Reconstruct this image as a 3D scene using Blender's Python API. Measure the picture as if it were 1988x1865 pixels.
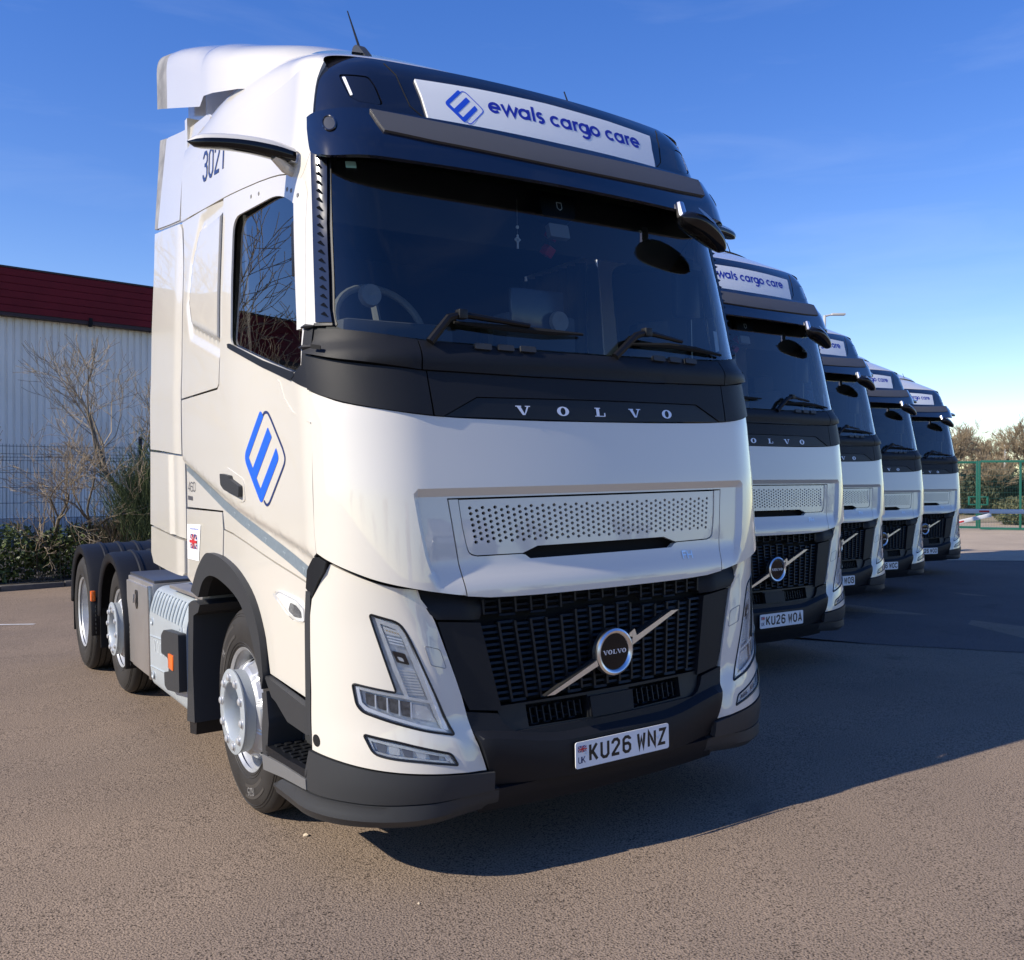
import bpy, bmesh, math, random
import numpy as np
from mathutils import Vector, Matrix
from mathutils.geometry import delaunay_2d_cdt
random.seed(7)
scn = bpy.context.scene
COL = scn.collection
for o in list(bpy.data.objects): bpy.data.objects.remove(o)
rad = math.radians

# ------------------------------------------------------------------ camera
cam = bpy.data.cameras.new('camera'); camo = bpy.data.objects.new('camera', cam); COL.objects.link(camo)
cam.sensor_fit = 'HORIZONTAL'; cam.sensor_width = 36.0; cam.lens = 36*1797.99/1988
cam.shift_x = -1.158/1988; cam.shift_y = 3.024/1988
cam.clip_start = .05; cam.clip_end = 4000
_r = Vector((.83742, -.54656, 0)); _f = Vector((.546549, .837405, -.0061136)).normalized(); _u = _r.cross(_f)
camo.matrix_world = Matrix(((_r.x,_u.x,-_f.x,-2.59054),(_r.y,_u.y,-_f.y,-3.25336),(_r.z,_u.z,-_f.z,1.63265),(0,0,0,1)))
scn.camera = camo

# ------------------------------------------------------------------ sky, sun, exposure
SUN_EL = rad(34); SUN_AZ = math.atan2(.075, -1.0)       # direction towards the sun in plan
world = bpy.data.worlds.new('World'); scn.world = world; world.use_nodes = True
nt = world.node_tree; nt.nodes.clear()
wo = nt.nodes.new('ShaderNodeOutputWorld'); bg = nt.nodes.new('ShaderNodeBackground'); sky = nt.nodes.new('ShaderNodeTexSky')
sky.sky_type = 'NISHITA'; sky.sun_disc = False; sky.sun_elevation = SUN_EL
sky.sun_rotation = math.pi/2 - SUN_AZ
sky.altitude = 60; sky.air_density = 1.0; sky.dust_density = .05; sky.ozone_density = 3.0
bg.inputs['Strength'].default_value = .15
hs = nt.nodes.new('ShaderNodeHueSaturation'); hs.inputs['Saturation'].default_value = 1.34; hs.inputs['Hue'].default_value = .524      # the clear deep blue of the day
# thin streaks of cirrus
wt = nt.nodes.new('ShaderNodeTexCoord'); wm_ = nt.nodes.new('ShaderNodeMapping'); wm_.inputs['Scale'].default_value = (1.6, 1.6, 9.0); wm_.inputs['Rotation'].default_value = (.12, .08, .4)
wn = nt.nodes.new('ShaderNodeTexNoise'); wn.inputs['Scale'].default_value = 2.2; wn.inputs['Detail'].default_value = 7; wn.inputs['Roughness'].default_value = .55; wn.inputs['Distortion'].default_value = .5
wr = nt.nodes.new('ShaderNodeMapRange'); wr.inputs[1].default_value = .52; wr.inputs[2].default_value = .85; wr.inputs[3].default_value = 0; wr.inputs[4].default_value = .07
wx = nt.nodes.new('ShaderNodeMix'); wx.data_type = 'RGBA'; wx.inputs['B'].default_value = (5.2, 5.6, 6.0, 1)
nt.links.new(wt.outputs['Generated'], wm_.inputs[0]); nt.links.new(wm_.outputs[0], wn.inputs['Vector']); nt.links.new(wn.outputs[0], wr.inputs[0]); nt.links.new(wr.outputs[0], wx.inputs['Factor'])
wg = nt.nodes.new('ShaderNodeGamma'); wg.inputs[1].default_value = .85
nt.links.new(sky.outputs[0], hs.inputs['Color']); nt.links.new(hs.outputs[0], wg.inputs[0]); nt.links.new(wg.outputs[0], wx.inputs['A']); nt.links.new(wx.outputs['Result'], bg.inputs[0]); nt.links.new(bg.outputs[0], wo.inputs[0])
sun = bpy.data.lights.new('sun', 'SUN'); suno = bpy.data.objects.new('sun', sun); COL.objects.link(suno)
sun.energy = 4.1; sun.angle = rad(.53); sun.color = (1.0, .91, .77)
_d = Vector((-math.cos(SUN_EL)*math.cos(SUN_AZ), -math.cos(SUN_EL)*math.sin(SUN_AZ), -math.sin(SUN_EL)))
suno.rotation_euler = _d.to_track_quat('-Z', 'Y').to_euler(); suno.location = (-20, 3, 20)
vs = scn.view_settings; vs.view_transform = 'Standard'; vs.look = 'None'; vs.exposure = 0.66; vs.gamma = 1.0; vs.use_curve_mapping = False

# ------------------------------------------------------------------ materials
MATS = {}
def mat(name, col, rough=.5, metal=0., coat=0., bump=0., bscale=200., var=0., vscale=3., spec=.5, emis=None, coat_rough=.04):
    if name in MATS: return MATS[name]
    m = bpy.data.materials.new(name); m.use_nodes = True; n = m.node_tree; p = n.nodes['Principled BSDF']
    p.inputs['Base Color'].default_value = (*col, 1); p.inputs['Roughness'].default_value = rough; p.inputs['Metallic'].default_value = metal
    p.inputs['Coat Weight'].default_value = coat; p.inputs['Coat Roughness'].default_value = coat_rough; p.inputs['Specular IOR Level'].default_value = spec
    tc = n.nodes.new('ShaderNodeTexCoord')
    if var:
        no = n.nodes.new('ShaderNodeTexNoise'); no.inputs['Scale'].default_value = vscale; no.inputs['Detail'].default_value = 6
        cr = n.nodes.new('ShaderNodeValToRGB'); cr.color_ramp.elements[0].position = .3; cr.color_ramp.elements[1].position = .7
        cr.color_ramp.elements[0].color = (*[c*(1-var) for c in col], 1); cr.color_ramp.elements[1].color = (*[min(1, c*(1+var)) for c in col], 1)
        n.links.new(tc.outputs['Object'], no.inputs[0]); n.links.new(no.outputs[0], cr.inputs[0]); n.links.new(cr.outputs[0], p.inputs['Base Color'])
        rm = n.nodes.new('ShaderNodeMapRange'); rm.inputs[3].default_value = max(0, rough*.8); rm.inputs[4].default_value = min(1, rough*1.25)
        n.links.new(no.outputs[0], rm.inputs[0]); n.links.new(rm.outputs[0], p.inputs['Roughness'])
    if bump:
        nb = n.nodes.new('ShaderNodeTexNoise'); nb.inputs['Scale'].default_value = bscale; nb.inputs['Detail'].default_value = 4
        b = n.nodes.new('ShaderNodeBump'); b.inputs['Strength'].default_value = bump; b.inputs['Distance'].default_value = .002
        n.links.new(tc.outputs['Object'], nb.inputs[0]); n.links.new(nb.outputs[0], b.inputs['Height']); n.links.new(b.outputs[0], p.inputs['Normal'])
    if emis: p.inputs['Emission Color'].default_value = (*emis[:3], 1); p.inputs['Emission Strength'].default_value = emis[3]
    MATS[name] = m; return m
def glass(name, tint, f0=.06, rough=.0, mult=1.5):
    m = bpy.data.materials.new(name); m.use_nodes = True; n = m.node_tree; n.nodes.clear()
    out = n.nodes.new('ShaderNodeOutputMaterial'); mx = n.nodes.new('ShaderNodeMixShader'); t = n.nodes.new('ShaderNodeBsdfTransparent'); g = n.nodes.new('ShaderNodeBsdfGlossy')
    t.inputs[0].default_value = (*tint, 1); g.inputs['Roughness'].default_value = rough; g.inputs[0].default_value = (1, 1, 1, 1)
    lw = n.nodes.new('ShaderNodeFresnel'); lw.inputs['IOR'].default_value = 1.52
    mm = n.nodes.new('ShaderNodeMath'); mm.operation = 'MULTIPLY_ADD'; mm.inputs[1].default_value = mult; mm.inputs[2].default_value = f0-.04
    n.links.new(lw.outputs[0], mm.inputs[0]); n.links.new(mm.outputs[0], mx.inputs[0]); n.links.new(t.outputs[0], mx.inputs[1]); n.links.new(g.outputs[0], mx.inputs[2]); n.links.new(mx.outputs[0], out.inputs[0])
    MATS[name] = m; return m
WHITE = mat('white_paint', (.665,.632,.560), .3, coat=1., var=.012, vscale=1.3, coat_rough=.02)
WHITE.node_tree.nodes['Principled BSDF'].inputs['Coat IOR'].default_value = 1.65
WHITE2 = mat('white_vinyl', (.78,.79,.80), .4)
DARK = mat('dark_grey_plastic', (.010,.011,.014), .5, spec=.24, bump=.25, bscale=900, var=.06, vscale=2)
DARK2 = mat('charcoal_plastic', (.034,.036,.039), .5, spec=.35, bump=.2, bscale=900)
BLACKP = mat('black_plastic', (.008,.009,.011), .45, spec=.35, bump=.15, bscale=700)
GLOSS = mat('gloss_black_panel', (.008,.009,.016), .07, coat=1.)
SMOKE = mat('smoked_visor', (.006,.009,.022), .06, coat=1.)
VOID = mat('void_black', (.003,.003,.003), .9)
GREYS = mat('grey_visor_strip', (.075,.075,.08), .5, spec=.35)
RUBBER = mat('tyre_rubber', (.022,.020,.018), .62, bump=.2, bscale=300, var=.2, vscale=6)
RUBG = mat('grey_rubber', (.20,.20,.205), .7, var=.35, vscale=9)
RIM = mat('rim_silver', (.50,.51,.52), .36, metal=.5, var=.14, vscale=9)
HUB = mat('hub_grey', (.39,.43,.46), .4, metal=.25, var=.06)
NUT = mat('nut_steel', (.55,.56,.57), .35, metal=.5)
STEEL = mat('stainless_steel', (.50,.475,.45), .38, metal=.75, var=.08, vscale=2)
TANK = mat('tank_grey', (.44,.49,.52), .38, metal=.2, coat=.3, var=.04)
CHROME = mat('chrome', (.75,.76,.77), .08, metal=1.)
BADGE = mat('badge_silver', (.78,.78,.78), .28, metal=1.)
LETTER = mat('letter_white', (.75,.76,.80), .3, metal=.2)
ORANGE = mat('orange_lens', (.9,.16,.01), .2, coat=.6)
REDL = mat('red_paint', (.55,.03,.04), .4)
BLUE = mat('logo_blue', (.02,.085,.62), .35)
NAVY = mat('decal_navy', (.02,.035,.13), .4)
INKB = mat('plate_black', (.008,.008,.009), .4)
PLATE = mat('plate_white', (.78,.79,.80), .3)
DGREY = mat('decal_grey', (.08,.08,.09), .4)
STRIPE = mat('reflective_stripe', (.22,.27,.31), .35, metal=.2, var=.1, vscale=60)
LAMPIN = mat('lamp_silver', (.80,.81,.82), .25, metal=.25, var=.08, vscale=40)
LAMPDK = mat('lamp_dark', (.16,.17,.19), .2, metal=.5, var=.4, vscale=60)
LAMPFL = mat('lamp_floor', (.66,.68,.71), .3, metal=.15, var=.2, vscale=30)
LED = mat('led_white', (.92,.93,.95), .2)
INT = mat('interior_grey', (.045,.047,.052), .75)
INTL = mat('interior_light', (.22,.22,.22), .7)
INTC = mat('curtain', (.07,.07,.075), .9)
ORN = mat('ornament', (.6,.6,.62), .4)
GREEN = mat('green_sticker', (.05,.5,.28), .4)
CYAN = mat('cyan_sticker', (.25,.5,.5), .4)
GLASS = glass('windscreen_glass', (.82,.88,.87), .045)
SIDEGL = glass('side_glass', (.84,.88,.86), .06)
LENS = glass('lamp_lens', (.97,.98,.98), .03, mult=.8)
MIRR = mat('mirror_black_gloss', (.006,.006,.007), .06, spec=.4)

# ------------------------------------------------------------------ mesh helpers
class MB:
    def __init__(s): s.v = []; s.f = []
    def add(s, v, f):
        k = len(s.v); s.v += [tuple(p) for p in v]; s.f += [tuple(i+k for i in q) for q in f]; return s
    def box(s, lo, hi, M=None, taper=None):
        x0,y0,z0 = lo; x1,y1,z1 = hi
        v = [(x0,y0,z0),(x1,y0,z0),(x1,y1,z0),(x0,y1,z0),(x0,y0,z1),(x1,y0,z1),(x1,y1,z1),(x0,y1,z1)]
        if M is not None: v = [tuple(M @ Vector(p)) for p in v]
        return s.add(v, [(0,3,2,1),(4,5,6,7),(0,1,5,4),(1,2,6,5),(2,3,7,6),(3,0,4,7)])
    def cbox(s, lo, hi, b=.01, M=None):
        # box with chamfered edges
        bm = bmesh.new(); r = bmesh.ops.create_cube(bm, size=1)
        for v in bm.verts: v.co = Vector([(lo[i]+hi[i])/2+v.co[i]*(hi[i]-lo[i]) for i in range(3)])
        bmesh.ops.bevel(bm, geom=bm.edges[:], offset=b, segments=2, affect='EDGES', profile=.6)
        if M is not None: bm.transform(M)
        return s.bm(bm)
    def bm(s, bm):
        bm.verts.index_update(); s.add([v.co[:] for v in bm.verts], [[v.index for v in f.verts] for f in bm.faces]); bm.free(); return s
    def tube(s, path, r, n=8, cap=True, closed=False):
        P = [Vector(p) for p in path]; R = r if isinstance(r,(list,tuple)) else [r]*len(P)
        t0 = (P[1]-P[0]).normalized(); up = Vector((0,0,1)) if abs(t0.z) < .9 else Vector((1,0,0))
        a = t0.cross(up).normalized(); k = len(s.v); m = len(P)
        for i in range(m):
            if closed: t = (P[(i+1)%m]-P[i-1]).normalized()
            else: t = (P[min(i+1,m-1)]-P[max(i-1,0)]).normalized()
            a = (a - t*a.dot(t)); a = a.normalized() if a.length > 1e-6 else t.orthogonal().normalized(); b = t.cross(a)
            for j in range(n):
                q = 2*math.pi*j/n; s.v.append(tuple(P[i]+(a*math.cos(q)+b*math.sin(q))*R[i]))
        for i in range(m if closed else m-1):
            i2 = (i+1)%m
            for j in range(n): s.f.append((k+i*n+j, k+i*n+(j+1)%n, k+i2*n+(j+1)%n, k+i2*n+j))
        if cap and not closed:
            s.f.append(tuple(k+j for j in reversed(range(n)))); s.f.append(tuple(k+(m-1)*n+j for j in range(n)))
        return s
    def lathe(s, prof, c, n=48, axis='x', a0=0., a1=2*math.pi, sx=-1):
        # prof: (distance along the axis, radius)
        full = abs(a1-a0) > 6.28; m = n if full else n+1; k = len(s.v)
        for i in range(m):
            q = a0+(a1-a0)*i/n
            for (d,r) in prof:
                if axis == 'x': s.v.append((c[0]+sx*d, c[1]+r*math.cos(q), c[2]+r*math.sin(q)))
                elif axis == 'y': s.v.append((c[0]+r*math.cos(q), c[1]+d, c[2]+r*math.sin(q)))
                else: s.v.append((c[0]+r*math.cos(q), c[1]+r*math.sin(q), c[2]+d))
        L = len(prof)
        for i in range(n):
            i2 = (i+1)%m
            for j in range(L-1): s.f.append((k+i*L+j, k+i*L+j+1, k+i2*L+j+1, k+i2*L+j))
        return s
    def prism(s, poly, fn, d0, d1):
        # poly in 2-D, fn(u, v, depth) -> 3-D
        n = len(poly); k = len(s.v)
        s.v += [tuple(fn(p[0],p[1],d0)) for p in poly]+[tuple(fn(p[0],p[1],d1)) for p in poly]
        s.f.append(tuple(k+i for i in range(n))); s.f.append(tuple(k+n+i for i in reversed(range(n))))
        for i in range(n): s.f.append((k+i, k+n+i, k+n+(i+1)%n, k+(i+1)%n))
        return s
    def build(s, name, m, parent=None, smooth=30, fix=True, label=None, cat=None, group=None, kind=None):
        me = bpy.data.meshes.new(name); me.from_pydata(s.v, [], s.f); me.validate()
        if fix:
            bm = bmesh.new(); bm.from_mesh(me); bmesh.ops.recalc_face_normals(bm, faces=bm.faces[:]); bm.to_mesh(me); bm.free()
        if smooth:
            me.polygons.foreach_set('use_smooth', [True]*len(me.polygons)); me.set_sharp_from_angle(angle=rad(smooth))
        return link(name, me, m, parent, label, cat, group, kind)
def link(name, me, m, parent=None, label=None, cat=None, group=None, kind=None):
    o = bpy.data.objects.new(name, me); COL.objects.link(o)
    if m is not None and not me.materials: me.materials.append(m)
    if parent is not None: o.parent = parent
    tag(o, label, cat, group, kind); return o
def tag(o, label=None, cat=None, group=None, kind=None):
    if label: o['label'] = label
    if cat: o['category'] = cat
    if group: o['group'] = group
    if kind: o['kind'] = kind
    return o
def empty(name, loc=(0,0,0), label=None, cat=None, group=None):
    o = bpy.data.objects.new(name, None); COL.objects.link(o); o.location = loc; o.empty_display_size = .2
    return tag(o, label, cat, group)
def copy_tree(o, parent=None):
    c = o.copy(); COL.objects.link(c); c.parent = parent
    for ch in o.children: copy_tree(ch, c)
    return c
def mirror_obj(o, parent=None):
    me = o.data.copy(); n = len(me.vertices); a = np.empty(n*3, 'f'); me.vertices.foreach_get('co', a); a[0::3] *= -1; me.vertices.foreach_set('co', a)
    me.flip_normals(); c = bpy.data.objects.new(o.name.split('.')[0], me); COL.objects.link(c); c.parent = parent if parent is not None else o.parent
    for k in ('label','kind'):
        if k in o: c[k] = o[k]
    for ch in o.children: mirror_obj(ch, c)
    return c
def crv(pts, n=6, closed=False):
    # Catmull-Rom through points
    P = [Vector((p[0],p[1])) for p in pts]; out = []; m = len(P)
    for i in range(m if closed else m-1):
        a = P[(i-1)%m] if (closed or i > 0) else P[0]*2-P[1]
        b, c = P[i], P[(i+1)%m]; d = P[(i+2)%m] if (closed or i+2 < m) else P[-1]*2-P[-2]
        for k in range(n):
            t = k/n; q = .5*((2*b)+(c-a)*t+(2*a-5*b+4*c-d)*t*t+(3*b-a-3*c+d)*t**3); out.append((q.x,q.y))
    if not closed: out.append((P[-1].x,P[-1].y))
    return out
def rnd(poly, r, n=4):
    # round the corners of a polygon; r a number or a list
    out = []; m = len(poly)
    for i in range(m):
        p = Vector(poly[i][:2]); a = Vector(poly[i-1][:2]); b = Vector(poly[(i+1)%m][:2]); rr = r[i] if isinstance(r,(list,tuple)) else r
        da, db = (a-p), (b-p); rr = min(rr, da.length*.45, db.length*.45)
        if rr < 1e-4: out.append((p.x,p.y)); continue
        s, e = p+da.normalized()*rr, p+db.normalized()*rr
        for k in range(n+1):
            t = k/n; q = s*(1-t)**2+p*2*t*(1-t)+e*t*t; out.append((q.x,q.y))
    return out
def mir(poly): return [(-x,y) for x,y in reversed(poly)]
def sym(half):
    # half polygon listed from the top centre round by the left to the bottom centre -> closed symmetric polygon
    return half+[(-x,y) for x,y in reversed(half) if abs(x) > 1e-6]
def dens(poly, h):
    out = []; m = len(poly)
    for i in range(m):
        a = poly[i]; b = poly[(i+1)%m]; L = math.hypot(b[0]-a[0], b[1]-a[1]); k = max(1, int(math.ceil(L/h)))
        if L < 1e-6: continue
        out += [(a[0]+(b[0]-a[0])*j/k, a[1]+(b[1]-a[1])*j/k) for j in range(k)]
    return out
def inside(pts, poly):
    x, y = pts[:,0], pts[:,1]; r = np.zeros(len(pts), bool); P = np.array(poly)
    a = P; b = np.roll(P, -1, 0)
    for (x1,y1),(x2,y2) in zip(a, b):
        if y1 == y2: continue
        c = ((y1 > y) != (y2 > y)) & (x < (x2-x1)*(y-y1)/(y2-y1)+x1); r ^= c
    return r
def dist_edges(pts, poly):
    P = np.array(poly); a = P; b = np.roll(P, -1, 0); d = np.full(len(pts), 1e9)
    for p, q in zip(a, b):
        e = q-p; L = e@e
        if L < 1e-12: continue
        t = np.clip(((pts-p)@e)/L, 0, 1); d = np.minimum(d, np.hypot(*(pts-(p+t[:,None]*e)).T))
    return d
def patch(name, fn, poly, m, parent=None, holes=(), off=0., thick=.014, res=.035, lines=(), hres=None, label=None, kind=None, smooth=32, cons=()):
    """a skin panel: 2-D outline (with holes) laid on the surface fn(u, v, offset), with turned-in edges"""
    loops = [dens(poly, res)]+[dens(h, hres or res) for h in holes]
    F = off if callable(off) else (lambda u, v: off)
    pts = []; edges = []
    for L in loops:
        k = len(pts); pts += L; edges += [(k+i, k+(i+1)%len(L)) for i in range(len(L))]
    A = np.array(loops[0]); lo, hi = A.min(0), A.max(0)
    gx = np.arange(lo[0]+res/2, hi[0], res); gy = np.arange(lo[1]+res/2, hi[1], res)
    if len(gx) and len(gy):
        G = np.array([(x+(res/2 if j % 2 else 0), y) for j, y in enumerate(gy) for x in gx])
        if lines: G = np.vstack([G]+[np.array(l) for l in lines])
        ok = inside(G, loops[0]) & (dist_edges(G, loops[0]) > res*.4)
        for l in cons:
            for p, q in zip(l, l[1:]):
                p, q = np.array(p), np.array(q); e = q-p; t = np.clip(((G-p)@e)/(e@e), 0, 1); ok &= np.hypot(*(G-(p+t[:,None]*e)).T) > res*.3
        for L in loops[1:]:
            G = G[ok]; ok = np.ones(len(G), bool)
            La = np.array(L); l2, h2 = La.min(0)-res, La.max(0)+res
            near = ((G > l2) & (G < h2)).all(1)
            if near.any():
                Gn = G[near]; o2 = ~inside(Gn, L) & (dist_edges(Gn, L) > (hres or res)*.45); ok[near] = o2
        pts = pts+[tuple(p) for p in G[ok]]
    for l in cons:
        l = [p for p in subp(l, res*.8)]; k = len(pts); pts += l; edges += [(k+i, k+i+1) for i in range(len(l)-1)]
    V, E, T, *_ = delaunay_2d_cdt([Vector(p) for p in pts], edges, [], 0, 1e-6, False)
    V2 = np.array([v[:] for v in V]); T = [t for t in T]
    cen = np.array([V2[list(t)].mean(0) for t in T]); keep = inside(cen, loops[0])
    for L in loops[1:]:
        La = np.array(L); near = ((cen > La.min(0)) & (cen < La.max(0))).all(1) & keep
        if near.any(): keep[near] &= ~inside(cen[near], L)
    T = [t for t, k in zip(T, keep) if k]
    used = sorted({i for t in T for i in t}); ix = {u: i for i, u in enumerate(used)}
    P2 = [V2[u] for u in used]; v3 = [fn(p[0], p[1], F(p[0], p[1])) for p in P2]; faces = [tuple(ix[i] for i in t) for t in T]
    # orient outwards
    t = faces[len(faces)//2]; a, b, c = (Vector(v3[i]) for i in t); nrm = (b-a).cross(c-a)
    pc = np.mean([P2[i] for i in t], 0); o0 = F(*pc); outw = Vector(fn(pc[0], pc[1], o0+.01))-Vector(fn(pc[0], pc[1], o0))
    if nrm.dot(outw) < 0: faces = [f[::-1] for f in faces]
    cnt = {}
    for f in faces:
        for i in range(len(f)): cnt[(f[i], f[(i+1)%len(f)])] = 1
    if thick:
        bk = {}
        for (i, j) in list(cnt):
            if (j, i) in cnt: continue
            for q in (i, j):
                if q not in bk:
                    bk[q] = len(v3); p = P2[q]; v3.append(fn(p[0], p[1], F(p[0], p[1])-thick))
            faces.append((j, i, bk[i], bk[j]))
    mb = MB(); mb.v = v3; mb.f = faces
    return mb.build(name, m, parent, smooth=smooth, fix=False, label=label, kind=kind)
def both(o): mirror_obj(o); return o

# ------------------------------------------------------------------ body surfaces of the tractor unit (metres, origin on the ground below the nose)
def interp(x, xs, ys):
    if x <= xs[0]: return ys[0]
    for i in range(1, len(xs)):
        if x <= xs[i]: return ys[i-1]+(x-xs[i-1])/(xs[i]-xs[i-1])*(ys[i]-ys[i-1])
    return ys[-1]
def smooth(t):
    t = max(0., min(1., t)); return t*t*(3-2*t)
S1, S2 = .8, 1.4
class Surf:
    """cab skin: rows of height, centre y, bow, half width in front, half width behind, corner radius"""
    def __init__(s, rows): s.z = [r[0] for r in rows]; s.c = [[r[i] for r in rows] for i in range(1,6)]; s.k = {}
    def par(s, z):
        k = round(z, 4)
        if k not in s.k:
            yc,b,w,wr,r = [sum(interp(z+d*.03, s.z, c) for d in (-1,-.5,0,.5,1))/5 for c in s.c]
            xk = w-r*.9; t0 = math.atan(2*b/xk); xk = w-r*(1-math.sin(t0)); t0 = math.atan(2*b/xk)
            s.k[k] = (yc,b,w,wr,r,xk,yc+b,t0,yc+b+r*math.cos(t0))
        return s.k[k]
    def raw(s, u, z):
        yc,b,w,wr,r,xk,yk,t0,yt = s.par(z); g = -1 if u < 0 else 1; a = abs(u)
        if a <= S1: x = a/S1*xk; return (g*x, yc+b*(x/xk)**2, z)
        if a <= S2:
            th = t0+(math.pi/2-t0)*(a-S1)/(S2-S1)
            return (g*(xk+r*(math.sin(th)-math.sin(t0))), yk+r*(math.cos(t0)-math.cos(th)), z)
        y = yt+a-S2; return (g*(w+(wr-w)*smooth((y-yt)/.9)), y, z)
    def rawside(s, y, z):
        yc,b,w,wr,r,xk,yk,t0,yt = s.par(z)
        if y >= yt: return (-(w+(wr-w)*smooth((y-yt)/.9)), y, z)
        c = max(-1, min(1, math.cos(t0)-(y-yk)/r)); return (-(xk+r*(math.sqrt(1-c*c)-math.sin(t0))), y, z)
    def _off(s, f, u, z, o):
        p = f(u, z)
        if not o: return p
        e = .004; a = f(u-e,z); b = f(u+e,z); c = f(u,z-e); d = f(u,z+e)
        n = (Vector(b)-Vector(a)).cross(Vector(d)-Vector(c)).normalized()
        if n.dot(Vector((p[0], -1.0 if abs(p[0]) < 1.1 else -.1, 0))) < 0: n = -n
        return (p[0]+n.x*o, p[1]+n.y*o, p[2]+n.z*o)
    def front(s, u, z, o=0.): return s._off(s.raw, u, z, o)
    def side(s, y, z, o=0.): return s._off(s.rawside, y, z, o)
SM = Surf([(1.05,-.115,.045,1.215,1.25,.40),(1.2,-.112,.045,1.215,1.25,.40),(1.6,-.088,.045,1.22,1.25,.40),(1.9,-.056,.045,1.22,1.25,.40),
 (2.07,-.02,.045,1.22,1.248,.40),(2.2,.005,.045,1.215,1.245,.40),(2.26,.02,.05,1.205,1.24,.38),(2.6,.11,.05,1.19,1.228,.34),(3.0,.215,.055,1.165,1.205,.30),(3.2,.265,.06,1.135,1.197,.28),(3.45,.345,.06,1.088,1.185,.27),(3.6,.40,.06,1.05,1.165,.27)])
SB = Surf([(.12,-.02,.05,1.19,1.2,.5),(.25,-.10,.05,1.225,1.235,.5),(.40,-.14,.05,1.235,1.245,.48),(.47,-.148,.05,1.235,1.245,.48),(.6,-.13,.05,1.235,1.245,.47),(.68,-.11,.05,1.235,1.245,.46),(1.07,-.09,.05,1.235,1.245,.46),(1.25,-.085,.05,1.22,1.245,.42)])
SV = Surf([(2.9,.06,.07,1.17,1.19,.30),(3.05,.11,.07,1.165,1.18,.30),(3.16,.185,.07,1.15,1.16,.28),(3.25,.24,.07,1.14,1.15,.28)])
SR = Surf([(3.05,.215,.06,1.13,1.15,.28),(3.2,.25,.06,1.12,1.14,.28),(3.374,.305,.065,1.09,1.11,.28),(3.45,.345,.07,1.06,1.10,.28),(3.52,.42,.07,1.02,1.06,.28)])

# ------------------------------------------------------------------ stroke lettering
def arc(cx, cy, r, a0, a1, n=10, ry=None):
    return [(cx+r*math.cos(rad(a0+(a1-a0)*i/n)), cy+(ry or r)*math.sin(rad(a0+(a1-a0)*i/n))) for i in range(n+1)]
# geometric lower case, x-height 1: (advance, strokes)
GEO = {'o': (1.1,[arc(.5,.5,.4,0,360,20)]), 'c': (.98,[arc(.5,.5,.4,48,312,16)]), 'e': (1.08,[[(.12,.5),(.9,.5)]+arc(.5,.5,.4,0,318,16)[1:]]),
 'a': (1.14,[arc(.5,.5,.4,0,360,20),[(.9,1.0),(.9,0)]]), 'l': (.42,[[(.2,1.42),(.2,0)]]), 'r': (.66,[[(.2,1.0),(.2,0)],arc(.52,.56,.32,180,70,8)]),
 'w': (1.5,[[(.08,1.0),(.42,.06),(.75,.92),(1.08,.06),(1.42,1.0)]]), 's': (.82,[arc(.4,.7,.23,40,180,8)+arc(.4,.7,.23,190,270,4)[1:]+arc(.4,.28,.24,80,-140,10)]),
 'g': (1.14,[arc(.5,.5,.4,0,360,20),[(.9,1.0),(.9,-.05)]+arc(.5,-.05,.4,0,-140,8)]), ' ': (.5,[])}
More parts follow.
